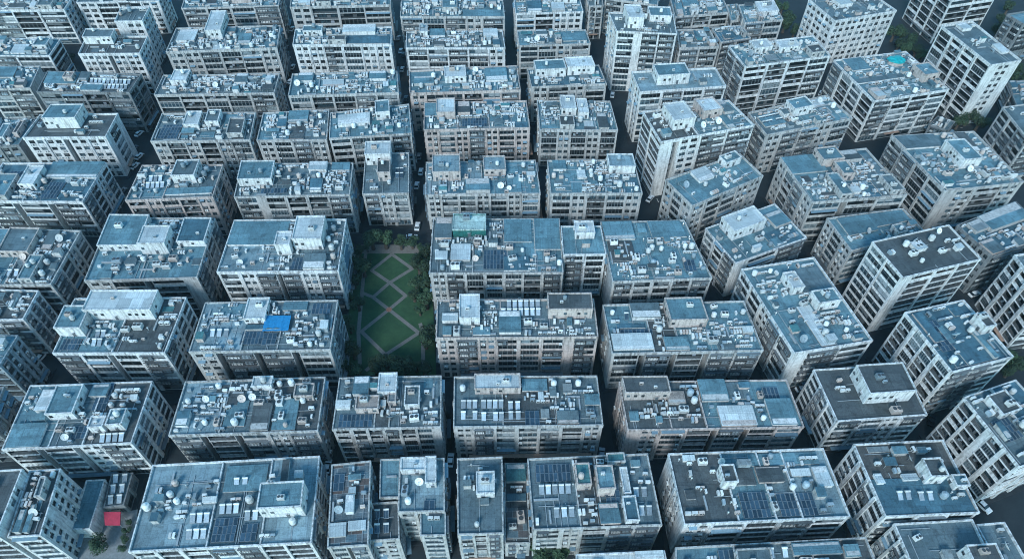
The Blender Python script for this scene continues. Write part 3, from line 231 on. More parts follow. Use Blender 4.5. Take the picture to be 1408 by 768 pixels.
# ------------------------------------------------------------------ mesh builder
class MB:
    def __init__(s): s.v=[];s.f=[];s.m=[];s.uv=[];s.ms=[]
    def mi(s,m):
        if m not in s.ms: s.ms.append(m)
        return s.ms.index(m)
    def face(s,pts,m,uv=None):
        n=len(s.v); s.v+=[tuple(p) for p in pts]; s.f.append(tuple(range(n,n+len(pts)))); s.m.append(s.mi(m))
        s.uv+=list(uv) if uv else [(0,0)]*len(pts)
    def prism(s,q,z0,z1,m,mt=None,uv=None,bottom=False):
        n=len(q)
        for i in range(n):
            a,b=q[i],q[(i+1)%n]; s.face([(a[0],a[1],z0),(b[0],b[1],z0),(b[0],b[1],z1),(a[0],a[1],z1)],m)
        s.face([(p[0],p[1],z1) for p in q],mt or m,uv)
        if bottom: s.face([(p[0],p[1],z0) for p in reversed(q)],m)
    def box(s,c,sz,m,ang=0.,mt=None):
        ca,sa=math.cos(ang),math.sin(ang); hx,hy=sz[0]/2,sz[1]/2
        q=[(c[0]+x*ca-y*sa,c[1]+x*sa+y*ca) for x,y in((-hx,-hy),(hx,-hy),(hx,hy),(-hx,hy))]
        s.prism(q,c[2],c[2]+sz[2],m,mt,bottom=True)
    def cyl(s,c,r,h,m,n=10,cap=None,r2=None,axis='z'):
        r2=r if r2 is None else r2
        def P(a,rr,t):
            x,y=math.cos(a)*rr,math.sin(a)*rr
            return (c[0]+x,c[1]+y,c[2]+t) if axis=='z' else (c[0]+t,c[1]+x,c[2]+y)
        A=[2*math.pi*i/n for i in range(n)]
        for i in range(n):
            a,b=A[i],A[(i+1)%n]; s.face([P(a,r,0),P(b,r,0),P(b,r2,h),P(a,r2,h)],m)
        if r2>.01: s.face([P(a,r2,h) for a in A],cap or m)
        s.face([P(a,r,0) for a in reversed(A)],m)
    def mesh(s,name,uv=False,smooth=False):
        me=bpy.data.meshes.new(name); me.from_pydata(s.v,[],s.f)
        for m in s.ms: me.materials.append(M[m])
        me.polygons.foreach_set('material_index',s.m)
        if uv:
            l=me.uv_layers.new(name='UVMap'); l.data.foreach_set('uv',[x for u in s.uv for x in u])
        if smooth: me.polygons.foreach_set('use_smooth',[True]*len(s.f))
        me.update(); return me
    def obj(s,name,parent=None,uv=False,smooth=False,base=None):
        if base is not None: s.v=[(a-base[0],b-base[1],c-base[2]) for a,b,c in s.v]
        o=link(bpy.data.objects.new(name,s.mesh(name,uv,smooth)))
        if parent: o.parent=parent
        return o
def lerp(a,b,t): return a+(b-a)*t
def bil(q,s,t):
    return tuple(lerp(lerp(q[0][i],q[1][i],s),lerp(q[3][i],q[2][i],s),t) for i in(0,1))
def offs(q,d):   # grow a convex ccw quad by d metres
    n=len(q); L=[]
    for i in range(n):
        a,b=q[i],q[(i+1)%n]; l=math.dist(a,b); nx,ny=(b[1]-a[1])/l,-(b[0]-a[0])/l
        L.append(((a[0]+nx*d,a[1]+ny*d),((b[0]-a[0])/l,(b[1]-a[1])/l)))
    out=[]
    for i in range(n):
        (p,u),(r,w)=L[i-1],L[i]; cr=u[0]*w[1]-u[1]*w[0]
        t=((r[0]-p[0])*w[1]-(r[1]-p[1])*w[0])/cr
        out.append((p[0]+u[0]*t,p[1]+u[1]*t))
    return out
# ------------------------------------------------------------------ window types (unit size, outside is -y)
def win_mesh(kind):
    b=MB(); e=.0
    def bar(x0,x1,z0,z1,d=.07,m='window_frame'): b.box(((x0+x1)/2,-d/2,z0),(x1-x0,d,z1-z0),m)
    rr=random.Random(kind)
    if kind<6:
        b.face([(0,0,0),(1,0,0),(1,0,1),(0,0,1)],'window_glass')
        n=[2,3,4,5,3,6][kind]
        for i in range(n+1): x=i/n; w=.018; bar(max(0,x-w),min(1,x+w),0,1,.06)
        bar(0,1,0,.05,.075); bar(0,1,.95,1,.075); bar(0,1,.62,.655,.05)
        for i in range(n):
            if rr.random()<.15: b.face([(i/n+.02,-.012,.06+rr.random()*.4),(i/n+.98/n-.02,-.012,.06+rr.random()*.4),(i/n+.98/n-.02,-.012,.94),(i/n+.02,-.012,.94)],rr.choice(['curtain','curtain','void_shade']))
    else:   # open balcony: back sheet painted near-black as recess shade, railing, things hung up
        b.face([(0,0,0),(1,0,0),(1,0,1),(0,0,1)],'void_shade')
        n=rr.choice([4,5,6])
        for i in range(n):
            r=rr.random(); x0,x1=i/n+.01,(i+1)/n-.01
            if r<.45: b.face([(x0,-.03,0),(x1,-.03,0),(x1,-.03,.92),(x0,-.03,.92)],'window_glass')
            elif r<.7: bar(x0,x1,.0,rr.uniform(.3,.6),.5,rr.choice(['curtain','curtain','cage','unit_grey']))
            elif r<.88: b.box(((x0+x1)/2,-.85,rr.uniform(.3,.5)),((x1-x0)*.8,.03,.42),rr.choice(['laundry','curtain']))
        b.box((.5,-.97,.0),(1,.04,.04),'cage'); b.box((.5,-.97,.2),(1,.05,.05),'cage')
        for i in range(n+1): b.box((min(.985,max(.015,i/n)),-.97,.042),(.02,.035,.155),'cage')
    return b.mesh('window')
WIN=[win_mesh(k) for k in range(11)]
def cage_mesh():
    b=MB(); b.box((.5,-.35,-.02),(1,.7,.06),'cage'); b.prism([(-.03,-.78),(1.03,-.78),(1.03,0),(-.03,0)],1.0,1.06,'cage',bottom=True)
    for i in range(8): b.box((.02+i*.137,-.68,.042),(.02,.03,.95),'cage')
    b.box((.5,-.68,.48),(1,.04,.035),'cage')
    b.box((.3,-.35,.045),(.4,.4,.3),'unit_white'); b.box((.75,-.3,.045),(.3,.3,.5),'unit_grey')
    return b.mesh('window_cage')
CAGE=cage_mesh()
def wall_ac():
    b=MB(); b.box((0,-.28,0),(.95,.4,.65),'unit_white')
    A=[2*math.pi*i/10 for i in range(10)]
    b.face([(-.15+.24*math.cos(a),-.484,.33+.24*math.sin(a)) for a in A],'fan_dark')
    b.box((-.35,-.25,-.06),(.05,.45,.055),'cage'); b.box((.35,-.25,-.06),(.05,.45,.055),'cage')
    return b.mesh('wall_air_conditioner')
WAC=wall_ac()
def inst(name,me,parent,base,p,u,n,sx=1,sy=1,sz=1):
    o=link(bpy.data.objects.new(name,me)); o.parent=parent
    o.matrix_basis=Matrix(((u[0]*sx,-n[0]*sy,0,p[0]-base[0]),(u[1]*sx,-n[1]*sy,0,p[1]-base[1]),(0,0,sz,p[2]-base[2]),(0,0,0,1)))
    return o
# ------------------------------------------------------------------ facade
BW=dict(B=3.1,G=3.2,P=2.4,W=1.3,S=.75)
def facade(wb,tr,p0,p1,h,bays,wm,rng,root,base,cnt):
    L=math.dist(p0,p1); u=((p1[0]-p0[0])/L,(p1[1]-p0[1])/L); n=(u[1],-u[0])
    def pt(x,d,z): return (p0[0]+u[0]*x-n[0]*d,p0[1]+u[1]*x-n[1]*d,z)
    def quad(x0,x1,z0,z1,d=0,m=None): wb.face([pt(x0,d,z0),pt(x1,d,z0),pt(x1,d,z1),pt(x0,d,z1)],m or wm)
    def reveal(x0,x1,z0,z1,d,m):
        wb.face([pt(x0,0,z0),pt(x1,0,z0),pt(x1,d,z0),pt(x0,d,z0)],m); wb.face([pt(x0,d,z1),pt(x1,d,z1),pt(x1,0,z1),pt(x0,0,z1)],m)
        wb.face([pt(x0,d,z0),pt(x0,d,z1),pt(x0,0,z1),pt(x0,0,z0)],m); wb.face([pt(x1,0,z0),pt(x1,0,z1),pt(x1,d,z1),pt(x1,d,z0)],m)
    if not bays:
        k=max(1,round(L/6.3)); bays=''.join(rng.choice('BBGGP') for _ in range(k))
        if k>4 and rng.random()<.6: bays=bays[:k//2]+'S'+bays[k//2:]
    nf=max(1,round(h/3.05)); fh=h/nf
    tot=sum(BW[c] for c in bays); x=0.
    end=.45
    sc=(L-2*end)/tot
    quad(0,end,0,h); quad(L-end,L,0,h); x=end
    pier=[]; lipm=rng.choice([wm,wm,'coping_'+wm[5:]]); pm_=rng.choice([wm,'coping_'+wm[5:]])
    for bi,c in enumerate(bays):
        w=BW[c]*sc; x0,x1=x,x+w; x=x1
        if c=='W': quad(x0,x1,0,h); continue
        if c=='S':
            d=2.2; quad(x0,x1,0,h,d,'wall_g'); reveal(x0,x1,0,h,d,wm)  # slot back in dark grey, recess shade put into its colour
            for k in range(1,nf):
                if w>1.2: inst('window',WIN[0],root,base,pt(x0+w*.25,d-.02,k*fh+1.),u,n,w*.5,1,1.2)
            continue
        wd=rng.randrange(6); hasac=rng.random()<.5; cage=rng.random()<.35
        if bi and bays[bi-1] not in 'WS': pier.append(x0)
        for k in range(nf):
            z=k*fh
            if c=='P':
                ops=[(x0+w*.12,x0+w*.43),(x0+w*.57,x0+w*.88)] if w>3.6 else [(x0+w*.24,x0+w*.76)]
                za,zb,d=z+.85,z+2.45,.25
            elif c=='B':
                ops=[(x0+.3,x1-.3)]; za,zb,d=z+.62,z+2.72,.14
            else:
                ops=[(x0+.22,x1-.22)]; za,zb,d=z+.12,z+2.74,1.3
            if k==0: za,zb=z+.25,z+2.7
            quad(x0,x1,z,za); quad(x0,x1,zb,z+fh)
            xs=x0
            for a,b2 in ops: quad(xs,a,za,zb); xs=b2
            quad(xs,x1,za,zb)
            for a,b2 in ops:
                reveal(a,b2,za,zb,d,'wall_k' if c=='G' else wm)  # balcony recess sides and floor darkened by colour, as painted shade
                if c=='G' and k>0:
                    nm='balcony'; me=WIN[6+rng.randrange(5)] if rng.random()<.8 else WIN[5]
                    dd=d if me is not WIN[5] else .1
                    # solid balcony front
                    inst(nm,me,root,base,pt(a,dd,za+(.0 if dd>.5 else 0)),u,n,b2-a,1,zb-za)
                    if dd>.5 and rng.random()<.35: tr.face([pt(a,.05,za),pt(b2,.05,za),pt(b2,.05,za+.9),pt(a,.05,za+.9)],wm); tr.face([pt(b2,.13,za),pt(a,.13,za),pt(a,.13,za+.9),pt(b2,.13,za+.9)],wm); tr.face([pt(a,.05,za+.9),pt(b2,.05,za+.9),pt(b2,.13,za+.9),pt(a,.13,za+.9)],'coping_w')
                else:
                    me=WIN[0 if c=='P' else (rng.randrange(6) if rng.random()<.35 else wd)]
                    if c=='P' and rng.random()<.3: me=WIN[1]
                    inst('window',me,root,base,pt(a,d,za),u,n,b2-a,1,zb-za)
                    if k>0 and c=='B' and (cage or rng.random()<.12):
                        inst('window_cage',CAGE,root,base,pt(a+.1,-.003,za-.06),u,n,(b2-a-.2)*rng.choice([1,1,.5]),1,(zb-za)*1.02)
                    elif k>0 and ((hasac and rng.random()<.6) or rng.random()<.2) and cnt[0]<90:
                        cnt[0]+=1
                        xx=rng.choice([a+.6,b2-.6]) if b2-a>2 else (a+b2)/2
                        inst('wall_air_conditioner',WAC,root,base,pt(xx,-.003,z+.22),u,n)
                    if k>0 and c!='G' and rng.random()<.1:
                        tr.face([pt(a,0,zb+.25),pt(a,-.9,zb-.1),pt(b2,-.9,zb-.1),pt(b2,0,zb+.25)],'awning_blue')
            if k>0 and c!='P':   # floor slab lip
                tr.prism([pt(x0+.02,.02,0)[:2],pt(x0+.02,-(.28 if c=='G' else .1),0)[:2],pt(x1-.02,-(.28 if c=='G' else .1),0)[:2],pt(x1-.02,.02,0)[:2]],z-.12,z+.1,lipm,bottom=True)
    for xp in pier:
        pw=rng.choice([.35,.45,.6])
        tr.prism([pt(xp-pw,.02,0)[:2],pt(xp-pw,-.4,0)[:2],pt(xp+pw,-.4,0)[:2],pt(xp+pw,.02,0)[:2]],0,h-.03,pm_)
    # ground floor canopy strip
    if rng.random()<.6:
        a,b2=sorted((rng.uniform(.5,L*.5),rng.uniform(L*.5,L-.5)))
        o=MB(); o.prism([pt(a,-.42,0)[:2],pt(a,-1.6,0)[:2],pt(b2,-1.6,0)[:2],pt(b2,-.42,0)[:2]],3.02,3.14,rng.choice(['awning_blue','awning_blue','cage','awning_tan']),bottom=True)
        o.obj('awning',root,base=base)
# ------------------------------------------------------------------ building
ITEMS=[]   # rooftop things: (kind, colour, x,y,z, ang, scale, building index, s, t, params)
CAMP=Vector((0,0,180))
def body(root,base,q,h,wall,sec,front,left,right,rng,cnt,wallname='wall',heightdiv=True):
    wm='wall_'+wall; wb=MB(); tr=wb
    specs=(front,right,None,left)
    for i in range(4):
        a,b=q[i],q[(i+1)%4]; l=math.dist(a,b); n=((b[1]-a[1])/l,-(b[0]-a[0])/l)
        mx,my=(a[0]+b[0])/2,(a[1]+b[1])/2
        vis=-(n[0]*mx+n[1]*my)/math.hypot(mx,my)
        if i==2 or vis<-.16 and i!=0 or specs[i]=='W': wb.face([(a[0],a[1],0),(b[0],b[1],0),(b[0],b[1],h),(a[0],a[1],h)],wm)
        else: facade(wb,tr,a,b,h,specs[i],wm,rng,root,base,cnt)
    wb.obj(wallname,root,base=base)
    # parapet
    o2=offs(q,.12); inn=offs(q,-.2); pb=MB(); ph=rng.choice([.5,.7,.8])+rng.uniform(0,.05) if h>10 else .35; cm='coping_'+wall; z0=h-.45; z1=h+ph
    for i in range(4):
        j=(i+1)%4
        A,Bq,C,D=o2[i],o2[j],inn[j],inn[i]
        pb.face([(A[0],A[1],z0),(Bq[0],Bq[1],z0),(Bq[0],Bq[1],z1),(A[0],A[1],z1)],cm)
        pb.face([(A[0],A[1],z1),(Bq[0],Bq[1],z1),(C[0],C[1],z1),(D[0],D[1],z1)],cm)
        pb.face([(C[0],C[1],h-.1),(D[0],D[1],h-.1),(D[0],D[1],z1),(C[0],C[1],z1)],wm)
        W_,X=q[i],q[j]
        pb.face([(W_[0],W_[1],z0),(X[0],X[1],z0),(Bq[0],Bq[1],z0),(A[0],A[1],z0)],wm)
    pb.obj('parapet',root,base=base)
    inq=offs(q,-.19); W=math.dist(inq[0],inq[1]); D=math.dist(inq[0],inq[3])
    # decks
    parts=[]; s0=0.
    for tok in sec.split():
        c=tok[0]; s1=float(tok[1:]) if len(tok)>1 else 1.; parts.append((s0,s1,c)); s0=s1
    uo=rng.uniform(0,40)
    for k,(a,b,c) in enumerate(parts):
        d=MB(); z=h+.02+rng.choice([0,.05,.1])*(len(parts)>1)
        qq=[bil(inq,a,0),bil(inq,b,0),bil(inq,b,1),bil(inq,a,1)]
        d.face([(p[0],p[1],z) for p in qq],'roof_'+c,[(uo+a*W,uo),(uo+b*W,uo),(uo+b*W,uo+D),(uo+a*W,uo+D)])
        d.obj('roof_deck',root,uv=True,base=base)
        if k:
            dv=MB(); e=.16/W; dv.prism([bil(inq,a-e,.005),bil(inq,a+e,.005),bil(inq,a+e,.995),bil(inq,a-e,.995)],h,h+rng.choice([.35,.6,.8])+rng.uniform(0,.06),cm)
            dv.obj('roof_divider',root,base=base)
    return inq,W,D
def room(root,base,inq,W,D,h,r,rng):
    s0,s1,t0,t1,rh,wc,rc=r; rh+=rng.uniform(.0,.07)
    def qd(e=0,f=0): return [bil(inq,s0-e,t0-f),bil(inq,s1+e,t0-f),bil(inq,s1+e,t1+f),bil(inq,s0-e,t1+f)]
    q=offs([bil(inq,max(.004,s0) if s0>=0 else s0,t0),bil(inq,s1,t0),bil(inq,s1,t1),bil(inq,s0,t1)],-.06)
    w,d=math.dist(q[0],q[1]),math.dist(q[1],q[2]); b=MB(); u0=rng.uniform(0,30)
    uv=[(u0,u0),(u0+w,u0),(u0+w,u0+d),(u0,u0+d)]
    cm='coping_'+(wc if wc in WALLC else 'c'); wm='wall_'+(wc if wc in WALLC else 'c')
    if rh<.7:
        b.prism(q,h,h+rh,wm,'roof_'+rc,uv); b.obj('roof_sheet',root,uv=True,base=base); return
    if rh<2.0 :   # sheet roofed hut, slightly pitched
        z=h+rh; b.prism(offs(q,-.15),h,z-.25,wm)
        o=offs(q,.12); dz=min(.5,rh*.25)
        Z=[z-dz,z-dz,z,z]
        if rng.random()<.5: Z=[z,z,z-dz,z-dz]
        b.face([(p[0],p[1],Z[i]) for i,p in enumerate(o)],'roof_'+rc,uv)
        for i in range(4):
            j=(i+1)%4; b.face([(o[i][0],o[i][1],Z[i]-.14),(o[j][0],o[j][1],Z[j]-.14),(o[j][0],o[j][1],Z[j]),(o[i][0],o[i][1],Z[i])],cm)
            b.face([(q[i][0],q[i][1],h),(q[j][0],q[j][1],h),(q[j][0],q[j][1],Z[j]-.1),(q[i][0],q[i][1],Z[i]-.1)],wm)
        root2=b.obj('roof_hut',root,uv=True,base=base)
    else:
        z=h+rh; b.prism(q,h,z,wm,'roof_'+rc,uv)
        root2=b.obj('stair_tower',root,uv=True,base=base)
        pb=MB(); o2=offs(q,.1); i2=offs(q,-.22); zt=z+.4
        for i in range(4):
            j=(i+1)%4; A,Bq,C,E=o2[i],o2[j],i2[j],i2[i]
            pb.face([(A[0],A[1],z-.2),(Bq[0],Bq[1],z-.2),(Bq[0],Bq[1],zt),(A[0],A[1],zt)],cm); pb.face([(A[0],A[1],zt),(Bq[0],Bq[1],zt),(C[0],C[1],zt),(E[0],E[1],zt)],cm)
            pb.face([(C[0],C[1],z),(E[0],E[1],z),(E[0],E[1],zt),(C[0],C[1],zt)],wm)
        pb.v=[(x-base[0],y-base[1],zz-base[2]) for x,y,zz in pb.v]; pb.obj('rim',root2)
        # something on top
        if min(w,d)>2.6:
            for _ in range(rng.choice([1,1,2])):
                s,t=rng.uniform(.3,.7),rng.uniform(.3,.7); p=bil(q,s,t)
                TOPS.append((p,z+.02,w*d))
    # doors and small windows on the front and the side facing the drone
    for i in (0,1 if q[0][0]<0 else 3):
        a,bq=q[i],q[(i+1)%4]; l=math.dist(a,bq); u=((bq[0]-a[0])/l,(bq[1]-a[1])/l); n=(u[1],-u[0])
        if l<1.6 or rh<1.9: continue
        x=rng.uniform(.3,l-1.3)
        P=lambda x,z,d=.03:(a[0]+u[0]*x+n[0]*d,a[1]+u[1]*x+n[1]*d,z)
        dd=MB(); hz=min(2.,rh-.3); dd.face([P(x,h+.1),P(x+.9,h+.1),P(x+.9,h+hz),P(x,h+hz)],'door'); dd.face([P(x-.1,h+hz+.02,.01),P(x+1,h+hz+.02,.01),P(x+1.,h+hz+.12,.5),P(x-.1,h+hz+.12,.5)],cm)
        dd.v=[(xx-base[0],y-base[1],zz-base[2]) for xx,y,zz in dd.v]; dd.obj('door',root2)
        xx=.5
        while xx<l-1.3:
            if abs(xx-x)>1.4 and rng.random()<.55:
                o=inst('window',WIN[0],root2,base,P(xx,h+rh*.45,.02),u,n,.9,1,min(1.,rh*.35))
            xx+=2.0
TOPS=[]
DARK=[]
def add_item(kind,colr,p,z,ang,sc,bi,s,t,par=None): ITEMS.append(dict(k=kind,c=colr,p=p,z=z,a=ang,sc=sc,b=bi,s=s,t=t,par=par))
def pickcol(rng): return rng.choices(['white','beige','grey'],[.68,.12,.2])[0]
def arrays(rng,arr,inq,W,D,h,ang,bi,occ):
    for kind,s0,s1,t0,t1 in arr:
        w,d=(s1-s0)*W,(t1-t0)*D; occ.append((s0*W-.2,s1*W+.2,t0*D-.2,t1*D+.2))
        if kind=='heater':
            cw,cd=1.55,2.75; nx,ny=max(1,int(w/cw)),max(1,int(d/cd))
            for i in range(nx):
                for j in range(ny):
                    if rng.random()<.06: continue
                    s,t=s0+(i+.5)/nx*(s1-s0),t0+(j+.5)/ny*(t1-t0)
                    add_item('heater','white',bil(inq,s,t),h+.12,ang,1.,bi,s,t)
        elif kind in('solar',):
            nx=max(2,round(w/1.15)); ny=max(1,round(d/1.9))
            s,t=(s0+s1)/2,(t0+t1)/2; add_item('solar','blue',bil(inq,s,t),h+.12,ang,1.,bi,s,t,(nx,ny,w,d))
        elif kind in('tank','dish'):
            n=max(1,int(w*d/11))
            pl=[]
            for _ in range(n*8):
                s,t=rng.uniform(s0,s1),rng.uniform(t0,t1)
                if all(math.hypot((s-a)*W,(t-b)*D)>2.0 for a,b in pl): pl.append((s,t))
                if len(pl)>=n: break
            for s,t in pl:
                k=kind if rng.random()<.45 else rng.choice(['unit','cooler'])
                add_item(k,'white' if rng.random()<.8 else 'beige',bil(inq,s,t),h+.12,ang+rng.choice([0,0,math.pi/2,.3]),rng.uniform(.8,1.3),bi,s,t)
        elif kind in('tarp','dome'):
            s,t=(s0+s1)/2,(t0+t1)/2; add_item(kind,'x',bil(inq,s,t),h+.12,ang,1.,bi,s,t,(w,d))
def clutter(root,base,rng,dens,inq,W,D,h,ang,bi,occ):
    A=W*D; n=int(dens*A/10.5); done=0; tries=0
    def free(x0,x1,y0,y1):
        if x0<.3 or y0<.3 or x1>W-.3 or y1>D-.3: return False
        return all(x1<=o[0] or x0>=o[1] or y1<=o[2] or y0>=o[3] for o in occ)
    clusters=[(rng.uniform(.1,.9)*W,rng.betavariate(2,1.6)*D) for _ in range(max(2,int(A/90)))]
    while done<n and tries<n*14:
        tries+=1
        if rng.random()<.72:
            c=rng.choice(clusters); x,y=rng.gauss(c[0],2.2),rng.gauss(c[1],1.5)
        else: x,y=rng.uniform(0,W),rng.uniform(0,D)
        k=rng.choices(['unit','cooler','tank','dish','hut','sheet','vent','duct','duct2'],[.38,.09,.09,.02,.12,.16,.05,.05,.04])[0]
        sz={'unit':(1.1,.7),'cooler':(2.2,1.5),'tank':(1.7,1.7),'dish':(1.8,1.8),'hut':(rng.uniform(1.2,3.4),rng.uniform(1.1,2.8)),'sheet':(rng.uniform(2,5.5),rng.uniform(1.5,4)),'vent':(.5,.5),'duct':(rng.uniform(2.5,7),.5),'duct2':(.45,rng.uniform(2.5,6))}[k]
        if rng.random()<.3 and k in('unit','cooler'): sz=(sz[1],sz[0]); rot=math.pi/2
        else: rot=0
        sc=rng.uniform(.9,1.35); sx,sy=(sz[0]*sc,sz[1]*sc) if k in('unit','cooler','tank','dish') else sz
        r=(x-sx/2,x+sx/2,y-sy/2,y+sy/2)
        if not free(r[0]-.08,r[1]+.08,r[2]-.08,r[3]+.08): continue
        occ.append(r); done+=1; s,t=x/W,y/D; p=bil(inq,s,t)
        if k in('unit','cooler','tank','dish'):
            add_item(k,pickcol(rng),p,h+.12,ang+rot+rng.choice([0,0,math.pi])+rng.gauss(0,.06),sc,bi,s,t)
            if k=='unit' and rng.random()<.5:      # a row of twins
                for g in range(1,rng.randint(2,4)):
                    x2=x+g*sx*1.15; r2=(x2-sx/2,x2+sx/2,r[2],r[3])
                    if free(*r2): occ.append(r2); done+=.5; add_item('unit',pickcol(rng),bil(inq,x2/W,t),h+.12,ang+rot,sc,bi,x2/W,t)
        else:
            q=[bil(inq,(x+i*sx/2)/W,(y+j*sy/2)/D) for i,j in((-1,-1),(1,-1),(1,1),(-1,1))]; m=MB(); u0=rng.uniform(0,30)
            uv=[(u0,u0),(u0+sx,u0),(u0+sx,u0+sy),(u0,u0+sy)]
            if k=='hut':
                hh=rng.uniform(1.,2.5); dz=rng.uniform(0,.4); rc=rng.choice('bbblllmmtcd'); wc=rng.choice(['wall_w','wall_c','wall_w','wall_p','wall_b'])
                m.prism(q,h,h+hh-dz-.02,wc); o=offs(q,.14); Z=[h+hh-dz,h+hh-dz,h+hh,h+hh]
                m.face([(a[0],a[1],Z[i]) for i,a in enumerate(o)],'roof_'+rc,uv)
                for i in range(4):
                    j=(i+1)%4; m.face([(o[i][0],o[i][1],Z[i]-.12),(o[j][0],o[j][1],Z[j]-.12),(o[j][0],o[j][1],Z[j]),(o[i][0],o[i][1],Z[i])],'coping_c')
                a,b=q[0],q[1]; l=sx; P=lambda f,z:(lerp(a[0],b[0],f)+(a[1]-q[3][1])*.0,lerp(a[1],b[1],f),z)
                m.obj('roof_hut',root,uv=True,base=base)
            elif k=='sheet':
                rc=rng.choice('bbllmmddggtc'); hh=rng.choice([.12,.2,.35])+rng.uniform(0,.05)  # dark grey sheets also stand in for the darkness of open wells
                if rng.random()<.35:    # canopy on posts
                    zc=h+rng.uniform(1.6,2.5); dz=rng.uniform(.1,.5); Z=[zc-dz,zc-dz,zc,zc]
                    m.face([(a[0],a[1],Z[i]) for i,a in enumerate(q)],'roof_'+rc,uv); m.face([(a[0],a[1],Z[i]-.06) for i,a in reversed(list(enumerate(q)))],'pipe',uv)
                    for i in range(4):
                        j=(i+1)%4; m.face([(q[i][0],q[i][1],Z[i]-.06),(q[j][0],q[j][1],Z[j]-.06),(q[j][0],q[j][1],Z[j]),(q[i][0],q[i][1],Z[i])],'pipe')
                    for i,a in enumerate(offs(q,-.12)): m.box((a[0],a[1],h),(.08,.08,Z[i]-h-.08),'pipe')
                    m.obj('roof_canopy',root,uv=True,base=base)
                else: m.prism(q,h,h+hh,'coping_c','roof_'+rc,uv); m.obj('roof_sheet',root,uv=True,base=base)
            elif k=='vent':
                m.cyl((p[0],p[1],h),.16,1.1,'pipe',8); m.cyl((p[0],p[1],h+1.1),.3,.3,'steel',8,r2=.05); m.obj('vent_pipe',root,base=base)
            else:
                m.prism(q,h+.14,h+.5+rng.uniform(0,.1),'pipe',bottom=True)
                for f in(.1,.5,.9):
                    c=(lerp(lerp(q[0][0],q[3][0],.5),lerp(q[1][0],q[2][0],.5),f),lerp(lerp(q[0][1],q[3][1],.5),lerp(q[1][1],q[2][1],.5),f)) if k=='duct' else (lerp(lerp(q[0][0],q[1][0],.5),lerp(q[3][0],q[2][0],.5),f),lerp(lerp(q[0][1],q[1][1],.5),lerp(q[3][1],q[2][1],.5),f))
                    m.box((c[0],c[1],h),(.16,.16,.138),'cage')
                m.obj('duct',root,base=base)
    # pipe runs
    for _ in range(int(3+dens*A/80)):
        x,y=rng.uniform(.6,W-.6),rng.uniform(.6,D-.6)
        if rng.random()<.5: a,b=(x,.4),(x,y)
        else: a,b=(x,y),(rng.uniform(.6,W-.6),y)
        if math.dist(a,b)<1: continue
        pa,pb=bil(inq,a[0]/W,a[1]/D),bil(inq,b[0]/W,b[1]/D); l=math.dist(pa,pb); nx,ny=-(pb[1]-pa[1])/l*.07,(pb[0]-pa[0])/l*.07
        z=h+.13+rng.uniform(0,.12)
        m=MB(); m.prism([(pa[0]+nx,pa[1]+ny),(pa[0]-nx,pa[1]-ny),(pb[0]-nx,pb[1]-ny),(pb[0]+nx,pb[1]+ny)],z,z+.12,'pipe',bottom=True); m.obj('pipe',root,base=base)
ROOT={}
for bi,(id_,q,h,wall,sec,front,left,right,rooms,arr,dens,label,short,wings,cat) in enumerate(BLD):
    rng=random.Random('b'+id_)
    cx,cy=sum(p[0] for p in q)/4,sum(p[1] for p in q)/4; base=(round(cx,2),round(cy,2),0.)
    root=link(bpy.data.objects.new(cat.replace(' ','_').replace('apartment_block','apartment_building'),None)); root.location=base; root.empty_display_size=2
    tag(root,label,cat,'apartment blocks of the dense city grid' if cat.startswith('ap') else None); ROOT[bi]=root
    cnt=[0]; inq,W,D=body(root,base,q,h,wall,sec,front,left,right,rng,cnt)
    ang=math.atan2(q[1][1]-q[0][1],q[1][0]-q[0][0])
    occ=[]; TOPS.clear()
    for r in rooms:
        room(root,base,inq,W,D,h+.13,r,rng)
        if r[4]>.3: occ.append((r[0]*W-.15,r[1]*W+.15,r[2]*D-.4,r[3]*D+.15))
    if dens>.6:
        for _ in range(rng.randint(4,6)):
            w_,d_=rng.uniform(.07,.22),rng.uniform(.2,.6); a_,b_=rng.uniform(.01,.98-w_),rng.choice([.02,rng.uniform(.02,.96-d_),.97-d_])
            R_=(a_*W-.1,(a_+w_)*W+.1,b_*D-.1,(b_+d_)*D+.1)
            if any(not(R_[1]<=o[0] or R_[0]>=o[1] or R_[3]<=o[2] or R_[2]>=o[3]) for o in occ): continue
            hh=rng.choice([.3,.45,.6,1.3,1.8,2.2])
            room(root,base,inq,W,D,h+.13,(a_,a_+w_,b_,b_+d_,hh,rng.choice('cwcp'),rng.choice('bbmgld')),rng)
            if hh>.7: occ.append(R_)
    for (p,z,a) in TOPS: add_item(rng.choice(['unit','tank','cooler','unit']),pickcol(rng),p,z,ang,rng.uniform(.8,1.1),bi,*( .5,.5),par='top')
    arrays(rng,arr,inq,W,D,h,ang,bi,occ)
    if dens>0: clutter(root,base,rng,dens,inq,W,D,h+.0,ang,bi,occ)
    for wq,wh,ws,wa in wings:
        i2,W2,D2=body(root,base,wq,wh,wall,ws,'','','',rng,cnt,'annex_wall')
        oc=[]; arrays(rng,wa,i2,W2,D2,wh,ang,bi,oc); clutter(root,base,rng,.4,i2,W2,D2,wh,ang,bi,oc)
